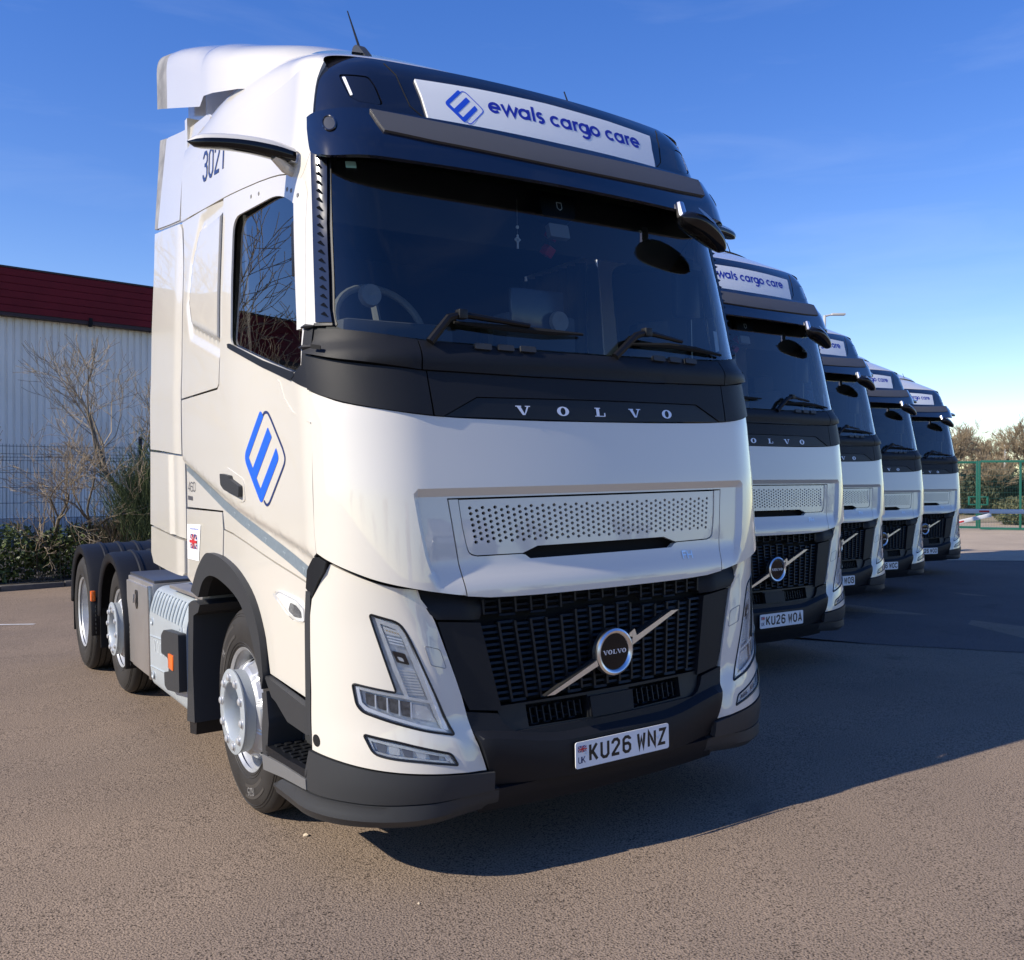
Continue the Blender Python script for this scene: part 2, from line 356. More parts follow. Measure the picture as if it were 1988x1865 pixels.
# narrow capitals and digits, cap height 1
def o_path(w): return [(.16,.02),(.0,.18),(.0,.82),(.16,.98),(w-.16,.98),(w,.82),(w,.18),(w-.16,.02),(.16,.02)]
CAP = {'K': (.62,[[(0,0),(0,1)],[(.5,1),(.06,.42)],[(.16,.56),(.52,0)]]), 'U': (.6,[[(0,1),(0,.18),(.14,.02),(.36,.02),(.5,.18),(.5,1)]]),
 '2': (.6,[[(0,.74),(0,.84),(.14,.98),(.36,.98),(.5,.84),(.5,.66),(.0,.08),(.0,.03),(.52,.03)]]), '6': (.6,[[(.5,.8),(.5,.84),(.36,.98),(.14,.98),(0,.84),(0,.16),(.14,.02),(.36,.02),(.5,.16),(.5,.42),(.36,.56),(.02,.56)]]),
 'W': (.78,[[(0,1),(.13,.0),(.34,.72),(.55,.0),(.68,1)]]), 'N': (.6,[[(0,0),(0,1),(.5,0),(.5,1)]]), 'Z': (.58,[[(0,.97),(.48,.97),(.0,.03),(.5,.03)]]),
 'O': (.6,[o_path(.5)]), '0': (.6,[o_path(.5)]), 'A': (.62,[[(0,0),(.25,1),(.5,0)],[(.08,.28),(.42,.28)]]), 'B': (.6,[[(0,.02),(0,.98),(.36,.98),(.46,.88),(.46,.64),(.36,.54),(0,.54)],[(.36,.54),(.5,.42),(.5,.14),(.38,.02),(0,.02)]]),
 'C': (.6,[[(.5,.76),(.5,.84),(.36,.98),(.14,.98),(0,.84),(0,.16),(.14,.02),(.36,.02),(.5,.16),(.5,.24)]]), 'D': (.6,[[(0,.02),(0,.98),(.34,.98),(.5,.82),(.5,.18),(.34,.02),(0,.02)]]),
 '3': (.6,[[(0,.8),(0,.84),(.14,.98),(.36,.98),(.5,.84),(.5,.66),(.36,.54),(.16,.54)],[(.36,.54),(.5,.4),(.5,.16),(.36,.02),(.14,.02),(0,.16),(0,.22)]]), '1': (.42,[[(.02,.8),(.22,.98),(.22,0)]]),
 '4': (.6,[[(.36,0),(.36,1),(0,.3),(.52,.3)]]), 'F': (.52,[[(0,0),(0,.97),(.44,.97)],[(0,.52),(.38,.52)]]), 'H': (.6,[[(0,0),(0,1)],[(.48,0),(.48,1)],[(0,.5),(.48,.5)]]),
 'L': (.5,[[(0,1),(0,.03),(.42,.03)]]), 'R': (.6,[[(0,0),(0,.98),(.36,.98),(.48,.86),(.48,.62),(.36,.5),(0,.5)],[(.3,.5),(.5,0)]]), '5': (.6,[[(.46,.97),(.04,.97),(.0,.56),(.34,.58),(.5,.42),(.5,.16),(.36,.02),(.12,.02),(0,.14)]]),
 '.': (.3,[[(.08,0),(.08,.14)]]), '/': (.5,[[(0,0),(.4,1)]]), '7': (.55,[[(0,.97),(.48,.97),(.16,0)]]), ' ': (.34,[])}
def subp(path, h):
    d = []
    for p, q in zip(path, path[1:]):
        k = max(1, int(math.hypot(q[0]-p[0], q[1]-p[1])/h)); d += [(p[0]+(q[0]-p[0])*j/k, p[1]+(q[1]-p[1])*j/k) for j in range(k)]
    return d+[path[-1]]
def ribbon(mb, path, hw, fn, o):
    P = [Vector(p) for p in path]; closed = (P[0]-P[-1]).length < 1e-5
    if closed: P = P[:-1]
    m = len(P); L = []
    for i in range(m):
        a = P[i]-P[i-1] if (i > 0 or closed) else P[1]-P[0]; b = P[(i+1)%m]-P[i] if (i < m-1 or closed) else a
        a = a.normalized(); b = b.normalized(); t = (a+b); t = t.normalized() if t.length > .2 else b
        n = Vector((-t.y, t.x)); k = 1/max(.45, abs(n.dot(Vector((-b.y, b.x))))); L.append((P[i]+n*hw*k, P[i]-n*hw*k))
    v = []
    for p, q in L: v += [fn(p.x, p.y, o), fn(q.x, q.y, o)]
    f = [(2*i, 2*i+1, 2*((i+1)%m)+1, 2*((i+1)%m)) for i in range(m if closed else m-1)]
    mb.add(v, f)
def text(txt, font, fn, u0, v0, h, hw, o, sx=1., shear=0., du=(1,0), dv=(0,1), gap=1.):
    """lay lettering on the surface; du, dv are the directions of the baseline and of the uprights"""
    mb = MB(); x = 0.
    for ch in txt:
        adv, st = font[ch]
        for i, s in enumerate(st):
            pts = []
            for a, b in s:
                X = (x+a*sx)*h; Y = b*h; pts.append((u0+du[0]*X+dv[0]*Y, v0+du[1]*X+dv[1]*Y))
            d = []
            for i2 in range(len(pts)-1):
                p, q = pts[i2], pts[i2+1]; k = max(1, int(math.hypot(q[0]-p[0], q[1]-p[1])/.03)); d += [(p[0]+(q[0]-p[0])*j/k, p[1]+(q[1]-p[1])*j/k) for j in range(k)]
            d.append(pts[-1]); ribbon(mb, d, hw*h, fn, o+i*.0004)
        x += adv*sx*gap
    return mb, x*h
def letters(txt, font, parent, m, fn, u0, v0, h, hw, o, sx=1., **k):
    x = 0.
    for ch in txt:
        if ch != ' ':
            mb, _ = text(ch, font, fn, u0+x*h, v0, h, hw, o, sx=sx, **k); mb.build('letter', m, parent, fix=False, smooth=0)
        x += font[ch][0]*sx
    return x*h
def polys(ps, fn, o, step=.0004):
    mb = MB()
    for i, p in enumerate(ps):
        p = dens(p, .03); mb.add([fn(a, b, o+i*step) for a, b in p], [tuple(range(len(p)))])
    return mb
# slab-serif capitals, cap height 1
def slab(ch):
    if ch == 'V': return 1.15, [[(.0,1),(.46,1),(.46,.9),(.0,.9)],[(.74,1),(1.15,1),(1.15,.9),(.74,.9)],[(.08,.95),(.38,.95),(.70,.0),(.50,.0)],[(.62,.0),(.70,.0),(1.02,.95),(.88,.95)]]
    if ch == 'L': return .95, [[(0,0),(.9,0),(.9,.1),(0,.1)],[(0,1),(.5,1),(.5,.9),(0,.9)],[(.12,.05),(.38,.05),(.38,.95),(.12,.95)],[(.78,.05),(.9,.05),(.9,.42),(.8,.42)]]
    o = arc(.5,.5,.5,0,360,24,.52)[:-1]; i = arc(.5,.5,.2,0,360,24,.40)[:-1]; q = []
    for k in range(24): q.append([o[k], o[(k+1)%24], i[(k+1)%24], i[k]])
    return 1.0, q
def slab_letters(txt, parent, m, fn, u0, v0, h, o, adv, sx=1.):
    for n, ch in enumerate(txt): slab_text(ch, fn, u0+adv*n, v0, h, o, adv, sx).build('letter', m, parent, fix=False, smooth=0)
def slab_text(txt, fn, u0, v0, h, o, adv, sx=1.):
    mb = MB()
    for n, ch in enumerate(txt):
        w, ps = slab(ch); x0 = u0+adv*n-w*h*sx/2
        ring = ch == 'O'
        mb2 = polys([[(x0+a*h*sx, v0+b*h) for a, b in p] for p in ps], fn, o, 0 if ring else .0004); mb.add(mb2.v, mb2.f)
    return mb
def logo(fn, L, T, Bt, o):
    """the lozenge mark: three arms on a spine, with a thin offset outline"""
    def P(a, b): return (L[0]+a*(T[0]-L[0])+b*(Bt[0]-L[0]), L[1]+a*(T[1]-L[1])+b*(Bt[1]-L[1]))
    e = rnd([(0,0),(1.02,0),(1.02,.155),(.155,.155),(.155,.39),(1.03,.39),(1.03,.595),(.155,.595),(.155,.82),(1.03,.82),(1.0,1.0),(0,1.0)],[.18,.08,.02,.01,.01,.01,.02,.01,.01,.01,.15,.1],5)
    m1 = [P(*p) for p in e]
    out = crv([(1.02,.13),(1.1,.15),(1.18,.24),(1.2,.4)],4)+crv([(1.2,1.0),(1.17,1.14),(1.1,1.19),(1.0,1.2)],4)+crv([(.4,1.2),(.24,1.19),(.15,1.14),(.12,1.03)],4)
    mb = MB(); ribbon(mb, subp([P(*p) for p in out], .03), .006*math.dist(L,T)/.29, fn, o)
    return m1, mb

# ================================================================== the tractor unit
F, SD, BF, BS, VF, RF = SM.front, SM.side, SB.front, SB.side, SV.front, SR.front
truck = empty('tractor_unit')
def P(name, fn, poly, m, parent=None, **k): return patch(name, fn, poly, m, parent or truck, **k)

# ---- white nose
SE = ([1.19,1.233,1.326,1.463,1.596], [.772,.79,.82,.842,.858])
def lin(t): return max(0., min(1., t))
def rec(s, z):
    """set-back field round the vent below the ledge"""
    return -.024*lin((1.596-z)/.032)*lin((interp(z, *SE)-abs(s))/.022)*smooth((z-1.18)/.12)
half = crv([(0,1.868),(-.35,1.870),(-.75,1.883),(-1.068,1.929),(-1.2,1.967),(-1.302,2.004)],4)+crv([(-1.298,1.744),(-1.308,1.55),(-1.313,1.435),(-1.307,1.348)],3)+crv([(-1.25,1.325),(-1.128,1.282),(-1.004,1.241),(-.858,1.206),(-.718,1.177),(-.665,1.168)],4)+[(-.683,1.299),(-.70,1.457),(-.712,1.557),(0,1.557)]
rim_ = [(interp(z,*SE), z) for z in np.arange(1.19,1.5961,.0203)]
cons = [[(sg*x, z) for x, z in rim_] for sg in (-1,1)]+[[(sg*(x-.022), min(z,1.564)) for x, z in rim_ if z <= 1.57] for sg in (-1,1)]+[[(-.857,1.596),(.857,1.596)],[(-.832,1.564),(.832,1.564)]]
P('front_panel', F, sym(half), WHITE, off=rec, cons=cons, res=.026, thick=.02, smooth=25)
lp = [(0,1.296),(-.37,1.296),(-.392,1.313),(-.408,1.317),(-.60,1.318)]+crv([(-.625,1.325),(-.641,1.347),(-.657,1.437),(-.668,1.551)],3)+[(-.706,1.551),(-.695,1.457),(-.678,1.299),(-.659,1.164)]+crv([(-.565,1.152),(-.36,1.146),(0,1.145)],3)
P('lower_panel', F, sym(lp), WHITE, off=rec, thick=.03, res=.026)
ins = [(0,1.347),(-.331,1.347),(-.400,1.321),(-.60,1.323)]+crv([(-.62,1.329),(-.636,1.349),(-.652,1.437),(-.663,1.549)],3)+[(0,1.549)]
holes = []
for c in range(47):
    n = 7 if c % 2 == 0 else 6
    for k in range(n):
        t = (k+(0 if n == 7 else .5))/6; z = 1.515-.139*t; s = (-.619+1.238*c/46)*(1-.03*t)
        holes.append([(s+.0082*math.cos(a), z+.0072*math.sin(a)) for a in [i*math.pi/3.5 for i in range(7)]])
off_ins = lambda s, z: rec(s, z)-.004-.012*smooth((1.368-z)/.012)*0
P('vent_panel', F, sym(ins), WHITE, holes=holes, off=off_ins, thick=.016, res=.03, hres=.02)
P('vent_backing', F, sym([(0,1.575),(-.72,1.575),(-.70,1.17),(0,1.16)]), VOID, off=-.085, thick=0, res=.1)
b, w = text('FH', CAP, F, .428, 1.238, .036, .085, .0, sx=1.5); 
P2 = lambda u, v, o: F(u, v, rec(u, v)+.003+o)
b, w = text('FH', CAP, P2, .428, 1.238, .036, .085, 0, sx=1.55); b.build('model_lettering', BADGE, truck, fix=False, smooth=0)

# ---- dark cowl below the windscreen
def cw(s, z): return .012*smooth((z-2.055)/.03)*0+.012
def cu(s, z): return .016+.014*smooth((z-2.075)/.03)-.03*smooth((z-2.12)/.09)
corner_low = crv([(-.765,2.064),(-.95,2.083),(-1.106,2.105),(-1.225,2.132),(-1.285,2.146)],3)+[(-1.288,2.002)]+crv([(-1.281,2.001),(-1.2,1.971),(-1.068,1.933),(-.9,1.903),(-.757,1.887)],3)
both(P('cowl_corner', F, corner_low, DARK, off=.008))
mid = [(0,2.052),(-.32,2.054),(-.76,2.064),(-.749,1.886),(-.714,1.884),(-.569,1.964),(0,1.966)]
P('cowl_centre', F, sym(mid), DARK, off=.008)
band = P('name_band', F, sym([(0,1.963),(-.567,1.961),(-.708,1.883),(0,1.871)]), BLACKP, off=.003)
slab_letters('VOLVO', band, LETTER, F, -.372, 1.893, .039, .005, .187, 1.5)
up_c = crv([(-.785,2.068),(-.95,2.088),(-1.106,2.110),(-1.225,2.137),(-1.285,2.150)],3)+[(-1.292,2.255)]+crv([(-1.25,2.253),(-1.1,2.238),(-.954,2.218),(-.786,2.194)],3)
both(P('wiper_cowl_corner', F, up_c, DARK, off=cu, res=.025))
up = [(0,2.167),(-.30,2.168),(-.47,2.175),(-.781,2.192),(-.779,2.068),(-.32,2.057),(0,2.056)]
wc = P('wiper_cowl', F, sym(up), DARK, off=cu, res=.025)
both(P('wiper_tray', F, [(-1.1,2.245),(-.785,2.206),(-.3,2.190),(0,2.188),(0,2.158),(-.3,2.158),(-.47,2.165),(-.785,2.185),(-1.1,2.232)], BLACKP, off=-.03, thick=.0))
for s0, z0 in ((-.47,2.178),(.42,2.178)):
    mb = MB()
    for i in range(3): mb.prism(rnd([(s0-.09+i*.1,z0-.018),(s0-.02+i*.1,z0-.02),(s0-.02+i*.1,z0+.004),(s0-.09+i*.1,z0+.006)],.004,2), F, .016, .030)
    mb.build('washer_jet', DARK2, wc)
both(P('cowl_slot', F, rnd([(-1.215,2.158),(-1.17,2.148),(-1.17,2.165),(-1.215,2.175)],.003,2), VOID, off=.042, thick=.004))

# ---- windscreen, pillars
ws = crv([(0,3.06),(-.5,3.06),(-1.075,3.04)],3)+crv([(-1.085,2.983),(-1.10,2.8),(-1.112,2.6),(-1.128,2.4),(-1.136,2.31),(-1.125,2.258),(-1.085,2.238)],3)+crv([(-.95,2.222),(-.765,2.203),(-.295,2.186),(0,2.184)],3)
scr = P('windscreen', F, sym(ws), GLASS, off=-.012, thick=0, res=.06)
both(P('screen_edge', F, crv([(-1.075,3.03),(-1.102,2.8),(-1.128,2.45),(-1.14,2.31),(-1.13,2.25)],4)+crv([(-1.118,2.262),(-1.126,2.31),(-1.113,2.45),(-1.087,2.8),(-1.06,3.03)],4), BLACKP, off=-.008, thick=.004, res=.05))
pil = P('pillar_strip', F, [(-1.08,3.02),(-1.105,2.8),(-1.119,2.684),(-1.131,2.474),(-1.142,2.327),(-1.136,2.268),(-1.225,2.275),(-1.216,2.482),(-1.205,2.693),(-1.19,3.02)], GLOSS, off=.004, thick=.02)
for i in range(19):
    z = 2.30+i*.0375; s = interp(z,[2.26,2.69,3.0],[-1.168,-1.152,-1.13]); mb = MB()
    mb.add([F(s-.022,z+.004,.006),F(s+.016,z-.010,.006),F(s-.004,z+.014,.006),F(s-.008,z,.024)],[(0,1,3),(1,2,3),(2,0,3)]); mb.build('air_fin', BLACKP, pil, smooth=0)
both(pil)
both(P('pillar_foot', F, [(-1.225,2.270),(-1.13,2.262),(-1.13,2.252),(-1.228,2.258)], BLACKP, off=.012, thick=.02))
both(P('a_pillar', F, [(-1.21,2.262),(-1.212,2.482),(-1.20,2.693),(-1.185,3.05),(-1.36,3.05),(-1.345,2.96),(-1.345,2.9),(-1.37,2.84),(-1.375,2.70),(-1.378,2.45),(-1.375,2.262)], WHITE, off=-.001, thick=.02))
P('roof_header', F, sym([(0,3.06),(-1.06,3.04),(-1.07,2.97),(0,2.955)]), mat('screen_shade_band', (.07,.09,.065), .4), off=-.02, thick=0, res=.08)
# wipers
def wiper(pts, blade):
    mb = MB(); mb.tube([F(s,z,o) for s,z,o in pts], [.019,.017,.014,.010], 8); w = mb.build('wiper', mat('wiper_black',(.006,.006,.007),.4,spec=.3), truck)
    mb = MB(); mb.tube([F(s,z,o) for s,z,o in blade], [.006,.014,.014,.006], 6); mb.build('wiper_blade', VOID, w)
    mb = MB(); mb.cbox((-.02,-.02,-.02),(.02,.02,.02),.006,Matrix.Translation(F(pts[2][0],pts[2][1],pts[2][2]))); mb.build('wiper_hinge', BLACKP, w)
wiper([(-.742,2.18,.02),(-.65,2.278,.04),(-.595,2.296,.04),(-.30,2.272,.03)],[(-.62,2.272,.012),(-.4,2.262,.014),(-.2,2.258,.014),(-.03,2.262,.008)])
wiper([(.115,2.165,.02),(.23,2.262,.045),(.296,2.283,.045),(.52,2.262,.03)],[(.2,2.235,.004),(.45,2.246,.008),(.62,2.24,.008),(.81,2.225,.004)])
P('screen_sticker', F, rnd([(-.985,2.928),(-.925,2.926),(-.925,2.955),(-.985,2.957)],.004,2), CYAN, off=-.006, thick=.001, parent=scr)
P('side_sticker', F, [(.80,2.25),(.835,2.256),(.845,2.36),(.81,2.36)], mat('paper_label',(.45,.5,.55),.5), off=-.016, thick=.001, parent=scr)

# ---- sun visor
vt = crv([(0,3.175),(-.45,3.178),(-.95,3.178),(-1.06,3.175),(-1.2,3.172),(-1.262,3.160)],3)+crv([(-1.275,3.10),(-1.275,3.02),(-1.262,2.985),(-1.2,2.966),(-1.1,2.950),(-.95,2.946),(-.5,2.940),(0,2.938)],3)
vis = P('sun_visor', VF, sym(vt), SMOKE, thick=.02, res=.03)
st = crv([(0,3.128),(-.3,3.137),(-.56,3.15),(-.83,3.165)],3)+[(-.792,3.060)]+crv([(-.6,3.043),(-.25,3.029),(0,3.025)],3)
P('visor_strip', VF, sym(st), GREYS, off=.012, thick=.014, parent=vis)
for sg in (-1,1):
    mb = MB(); c = VF(sg*1.10,3.10,.002); e = Vector(VF(sg*1.10,3.10,.03))-Vector(c)
    pts = [VF(sg*1.10+.042*math.cos(a), 3.10+.037*math.sin(a), .004) for a in [i*math.pi/12 for i in range(24)]]
    mb.tube(pts, .004, 6, closed=True); mb.build('visor_cap_ring', GLOSS, vis)
    P('visor_cap', VF, [(sg*1.10+.038*math.cos(a), 3.10+.033*math.sin(a)) for a in [i*math.pi/10 for i in range(20)]], mat('visor_cap',(.03,.035,.05),.35), off=.003, thick=.004, parent=vis)
both(P('visor_bracket', SD, [(.50,2.98),(.56,2.98),(.56,3.02),(.50,3.02)], BADGE, off=.03, thick=.03))

# ---- black roof front with the illuminated sign
rt = [(0,3.475),(-.8,3.478),(-1.16,3.480),(-1.25,3.475),(-1.30,3.44),(-1.32,3.30),(-1.32,3.10),(0,3.10)]
sg_h = [(0,3.394),(-.36,3.388),(-.636,3.376),(-.612,3.296),(-.591,3.185),(0,3.172)]
lamp = rnd([(-1.037,3.367),(-.844,3.359),(-.797,3.313),(-.769,3.223),(-.905,3.227),(-.965,3.25),(-1.0,3.303)],.02,3)
rp = P('roof_front', RF, sym(rt), GLOSS, holes=[lamp, mir(lamp)], thick=.02, res=.03)
lampi = rnd([(-1.030,3.363),(-.846,3.355),(-.802,3.311),(-.776,3.227),(-.904,3.232),(-.961,3.254),(-.995,3.305)],.02,3)
q = P('marker_lamp', RF, lampi, mat('smoked_lens',(.01,.01,.012),.05,coat=1.), off=-.004, thick=.01)
P('marker_led', RF, rnd([(-1.012,3.352),(-.992,3.353),(-.945,3.262),(-.96,3.258)],.004,2), LED, off=.0, thick=.006, parent=q, res=.05)
both(q)
for sg in (-1,1):
    mb = MB(); mb.tube([RF(sg*s,z,.0) for s,z in subp([(.764,3.452),(.712,3.39),(.685,3.31),(.66,3.241),(.60,3.19)],.03)], .003, 5); mb.build('panel_seam', VOID, rp)
sign = P('sign_box', RF, sym(sg_h), WHITE2, off=.012, thick=.02, res=.04)
e, thin = logo(RF, (-.517,3.279),(-.447,3.36),(-.435,3.197), .0128)
patch('logo', RF, e, BLUE, sign, off=.0128, thick=0, res=.04); thin.build('logo_outline', BLUE, sign, fix=False, smooth=0)
SIGNB = mat('sign_blue',(.018,.03,.36),.35)
w = sum(GEO[ch][0] for ch in 'ewals cargo care')*.0535; letters('ewals cargo care', GEO, sign, SIGNB, RF, -.312, 3.279, .0535, .135, .0128, sx=.845/w)

# ---- roof, spoiler, side deflectors
def roof_sec(y, X, zb, zt, n, t): c, s = math.cos(t), math.sin(t); return (-X*math.copysign(abs(c)**(2/n), c), y, zb+(zt-zb)*abs(s)**(2/n))
def loft(name, ys, fX, fzb, fzt, n, m, steps=44, bow=None):
    mb = MB(); L = steps+1
    for y in ys:
        for i in range(L):
            p = roof_sec(y, fX(y), fzb(y), fzt(y), n(y) if callable(n) else n, math.pi*i/steps); mb.v.append((p[0], p[1]+(bow(y, abs(p[0])/fX(y)) if bow else 0), p[2]))
    for j in range(len(ys)-1):
        for i in range(steps): mb.f.append((j*L+i, j*L+i+1, (j+1)*L+i+1, (j+1)*L+i))
    return mb.build(name, m, truck, smooth=40, fix=True)
yl = [.425,.45,.48,.52,.58,.65,.74,.85,1.0,1.15,1.3,1.5,1.7,1.9,2.1,2.3]
def Xr(y): return abs(SM.rawside(max(.50,y), 3.44)[0])-.001
zt_ = lambda y: interp(y,[.425,.45,.5,.6,.8,1.0,1.2,1.7,2.3],[3.487,3.505,3.53,3.58,3.68,3.77,3.83,3.87,3.88])
loft('roof', yl, Xr, lambda y: 3.44, zt_, lambda y: interp(y,[.42,.6,1.0],[5.,3.4,2.9]), WHITE, bow=lambda y, q: .085*q**4*max(0,1-(y-.425)/.5))
both(P('upper_side', SD, crv([(.425,3.03),(.44,3.08),(.46,3.18),(.485,3.28),(.50,3.36),(.50,3.44)],2)+[(2.32,3.44),(2.315,3.165)]+crv([(1.811,3.112),(1.363,3.067),(.948,3.026),(.701,2.988),(.55,2.945),(.47,2.905),(.44,2.96)],2), WHITE, thick=.02))
mb, w = text('3021', CAP, SD, 1.835, 3.268, .15, .065, .002, sx=1.0, gap=1.28, du=(-1,-.11), dv=(0,1)); mb.build('fleet_number', NAVY, truck, fix=False, smooth=0)
# spoiler: one shell rising to the rear, rubber lip behind
ys = [.95,1.0,1.08,1.16,1.3,1.45,1.6,1.72,1.77,1.81,1.85,2.0,2.2,2.4,2.58]
zs_t = lambda y: interp(y,[.95,1.1,1.4,1.75,2.2,2.58,2.85],[3.755,3.82,3.915,4.06,4.20,4.315,4.40])
zs_b = lambda y: interp(y,[.95,1.16,1.77,1.85,2.58,2.85],[3.46,3.545,3.705,3.675,3.915,4.005])
Xs = lambda y: interp(y,[.95,1.1,1.3,1.6,2.9],[.98,1.08,1.16,1.20,1.20])
nsp = lambda y: interp(y,[1.2,1.8,2.4],[4.2,5.,9.])
loft('roof_spoiler', ys, Xs, zs_b, zs_t, nsp, WHITE)
loft('spoiler_rubber', [2.58,2.72,2.86], lambda y: 1.195, zs_b, zs_t, 9., RUBG)
def sidewing(name, poly, m, t=.03, b=.008, dx=0.):
    XW = lambda z: -1.203+dx+.115*max(0, z-3.25); mb = MB(); mb.prism(poly, lambda u, v, d: (XW(v)+d, u, v), 0, t); o = mb.build(name, m, truck, smooth=30)
    bm = bmesh.new(); bm.from_mesh(o.data); ed = [e for e in bm.edges if abs(e.calc_face_angle(0)) > 1.0]; bmesh.ops.bevel(bm, geom=ed, offset=b, segments=2, affect='EDGES'); bm.to_mesh(o.data); bm.free()
    o.data.polygons.foreach_set('use_smooth',[True]*len(o.data.polygons)); o.data.set_sharp_from_angle(angle=rad(35)); return o
both(sidewing('side_deflector', [(1.75,3.60),(1.87,3.655),(2.2,3.70),(2.52,3.765),(2.90,3.85),(2.90,3.25),(2.6,3.205),(2.325,3.168),(2.32,3.40),(2.2,3.48)], WHITE))
both(sidewing('deflector_rubber', [(2.90,3.848),(3.12,3.905),(3.0,3.275),(2.90,3.252)], RUBG, .02, .003, .003))
MB().prism([(1.5,3.5),(2.3,3.3),(2.56,3.55),(2.56,4.08),(1.5,3.78)], lambda u, v, d: (d, u, v), -1.08, 1.08).build('spoiler_support', WHITE, truck)
# roof antenna
for x, y0, nm in ((-.62,1.03,'antenna'),):
    mb = MB(); mb.prism(crv([(-.09,0),(-.05,.05),(.0,.10),(.04,.10),(.06,.04),(.08,0)],4), lambda u, v, d: (x+d, y0+u*1.3, 3.705+v*1.1), -.02, .02); a = mb.build('antenna', DARK2, truck)
    mb = MB(); mb.prism(crv([(-.02,0),(.0,.07),(.05,.085),(.09,.04),(.11,0)],4), lambda u, v, d: (x+.03+d, y0+u*1.3, 3.705+v*1.1), -.018, .018); mb.build('antenna_fin', BLACKP, a)
    mb = MB(); mb.tube([(x-.0,y0,3.79),(x-.03,y0+.08,4.015)], [.007,.003], 6); mb.build('antenna_rod', BLACKP, a)
MB().tube([(.68,.99,3.70),(.665,1.05,3.86)], [.006,.004], 6).build('antenna_rod', BLACKP, truck)
# ---- camera mirror arms: the far one stands folded closer to the cab
def arm_mesh(k0, path, hy, hz):
    mb = MB(); N = 16; n = 18
    for i in range(N):
        t = i/(N-1); r = (.75+.25*min(1,t*6))*(1-.30*t) if t < .82 else (1-.30*t)*math.sqrt(max(.015,1-((t-.82)/.18)**2))
        x = interp(t,[0,1],[path[0][0],path[1][0]]); cy = interp(t,[0,1],[path[0][1],path[1][1]]); cz = interp(t,[0,1],[path[0][2],path[1][2]])+.02*math.sin(math.pi*t)
        for j in range(n):
            a = 2*math.pi*j/n; c, s = math.cos(a), math.sin(a); mb.v.append((x, cy+hy*r*math.copysign(abs(c)**.75,c), cz+hz*r*math.copysign(abs(s)**.8,s)+.02*c*r))
    for i in range(N-1):
        for j in range(n):
            a = 2*math.pi*(j+.5)/n
            top = math.sin(a) > .5 or (math.cos(a) > .3 and math.sin(a) > -.7)
            if top == k0: mb.f.append((i*n+j, i*n+(j+1)%n, (i+1)*n+(j+1)%n, (i+1)*n+j))
    if not k0: mb.f.append(tuple((N-1)*n+j for j in range(n)))
    else: mb.f.append(tuple(j for j in range(n)))
    return mb
arm = empty('camera_arm'); arm.parent = truck; path = ((-1.17,.53,3.02),(-1.58,.62,3.035))
arm_mesh(True, path, .07, .042).build('arm_cover', WHITE, arm, smooth=40); arm_mesh(False, path, .07, .042).build('arm_camera_housing', MIRR, arm, smooth=40)
MB().tube([(-1.25,.52,3.0),(-1.20,.535,2.965),(-1.15,.55,2.95)], [.022,.024,.02], 10).build('arm_bracket', WHITE, arm)
ar2 = empty('camera_arm'); ar2.parent = truck
for ch in list(arm.children): mirror_obj(ch, ar2)
# kerb mirror under the visor on the passenger side
fmr = empty('kerb_mirror'); fmr.parent = truck
ax = Vector((.32,.05,-.115)).normalized(); ay = Vector((.0,1,0)); az = ax.cross(ay).normalized(); ay = az.cross(ax); c0 = Vector((.79,.075,2.845))
mb = MB(); N, n = 14, 18
for i in range(N+1):
    t = -1+2*i/N; r = math.sqrt(max(.0005,1-abs(t)**2.4))*(1-.22*t)
    for j in range(n):
        q = 2*math.pi*j/n; cc, ss = math.cos(q), math.sin(q); p = c0+ax*t*.185+ay*.075*r*cc+az*(.052*r*ss-.02*t*t); mb.v.append(tuple(p))
for i in range(N):
    for j in range(n): mb.f.append((i*n+j, i*n+(j+1)%n, (i+1)*n+(j+1)%n, (i+1)*n+j))
mb.build('mirror_housing', MIRR, fmr, smooth=60)
MB().tube([(.665,.115,2.97),(.655,.09,2.91),(.66,.075,2.875)], [.022,.026,.03], 10).build('mirror_bracket', BADGE, fmr)
mb = MB(); mb.add([tuple(c0+ax*(-.075+.075*math.cos(q))+az*(.030+.017*math.sin(q))-ay*(.066-.012*math.sin(q))) for q in [i*math.pi/10 for i in range(20)]], [tuple(range(20))]); mb.build('mirror_cap', mat('mirror_cap_grey',(.3,.31,.32),.3,metal=.5), fmr)

# ---- cab sides
def ridge_z(y): return interp(y,[.2,1.294,2.2],[1.335,1.555,1.783])
def dside(y, z): return -.022*smooth((ridge_z(y)-z)/.05)*smooth((y-.22)/.1)
win = rnd([(1.272,2.93),(.70,2.905),(.46,2.79),(.40,2.45),(.372,2.25),(.362,2.098),(.42,2.083),(.704,2.157),(1.25,2.31)],[.09,.12,.09,.02,.02,.05,.02,.05,.04],5)
win = [(1.255,2.93)]*0+win
door = [(.252,1.345)]+crv([(.262,1.435),(.268,1.6),(.272,1.744),(.29,1.998)],2)+[(.302,2.01),(.455,2.062),(.452,2.068),(.355,2.11),(.355,2.262),(.372,2.45),(.405,2.70),(.415,2.84)]+crv([(.435,2.89),(.53,2.935),(.701,2.982),(.948,3.020),(1.363,3.061),(1.436,3.068)],2)+[(1.432,2.5),(1.42,2.2),(1.425,2.125),(1.46,2.105),(2.188,2.108),(2.182,1.80),(2.183,1.50),(1.47,1.492),(1.447,1.40)]+crv([(1.30,1.385),(1.088,1.35),(.738,1.28),(.35,1.212)],3)+[(.345,1.218),(.325,1.28),(.27,1.335)]
dr = P('door', SD, door, WHITE, holes=[win], off=dside, res=.03, thick=.009, lines=[[(y, ridge_z(y)+d) for y in np.arange(.3,2.15,.03)] for d in (-.055,-.035,-.018,.004)])
WA, WB, WC = (Vector(SD(y, z, -.018)) for y, z in ((.40,2.2),(1.22,2.35),(.8,2.9)))
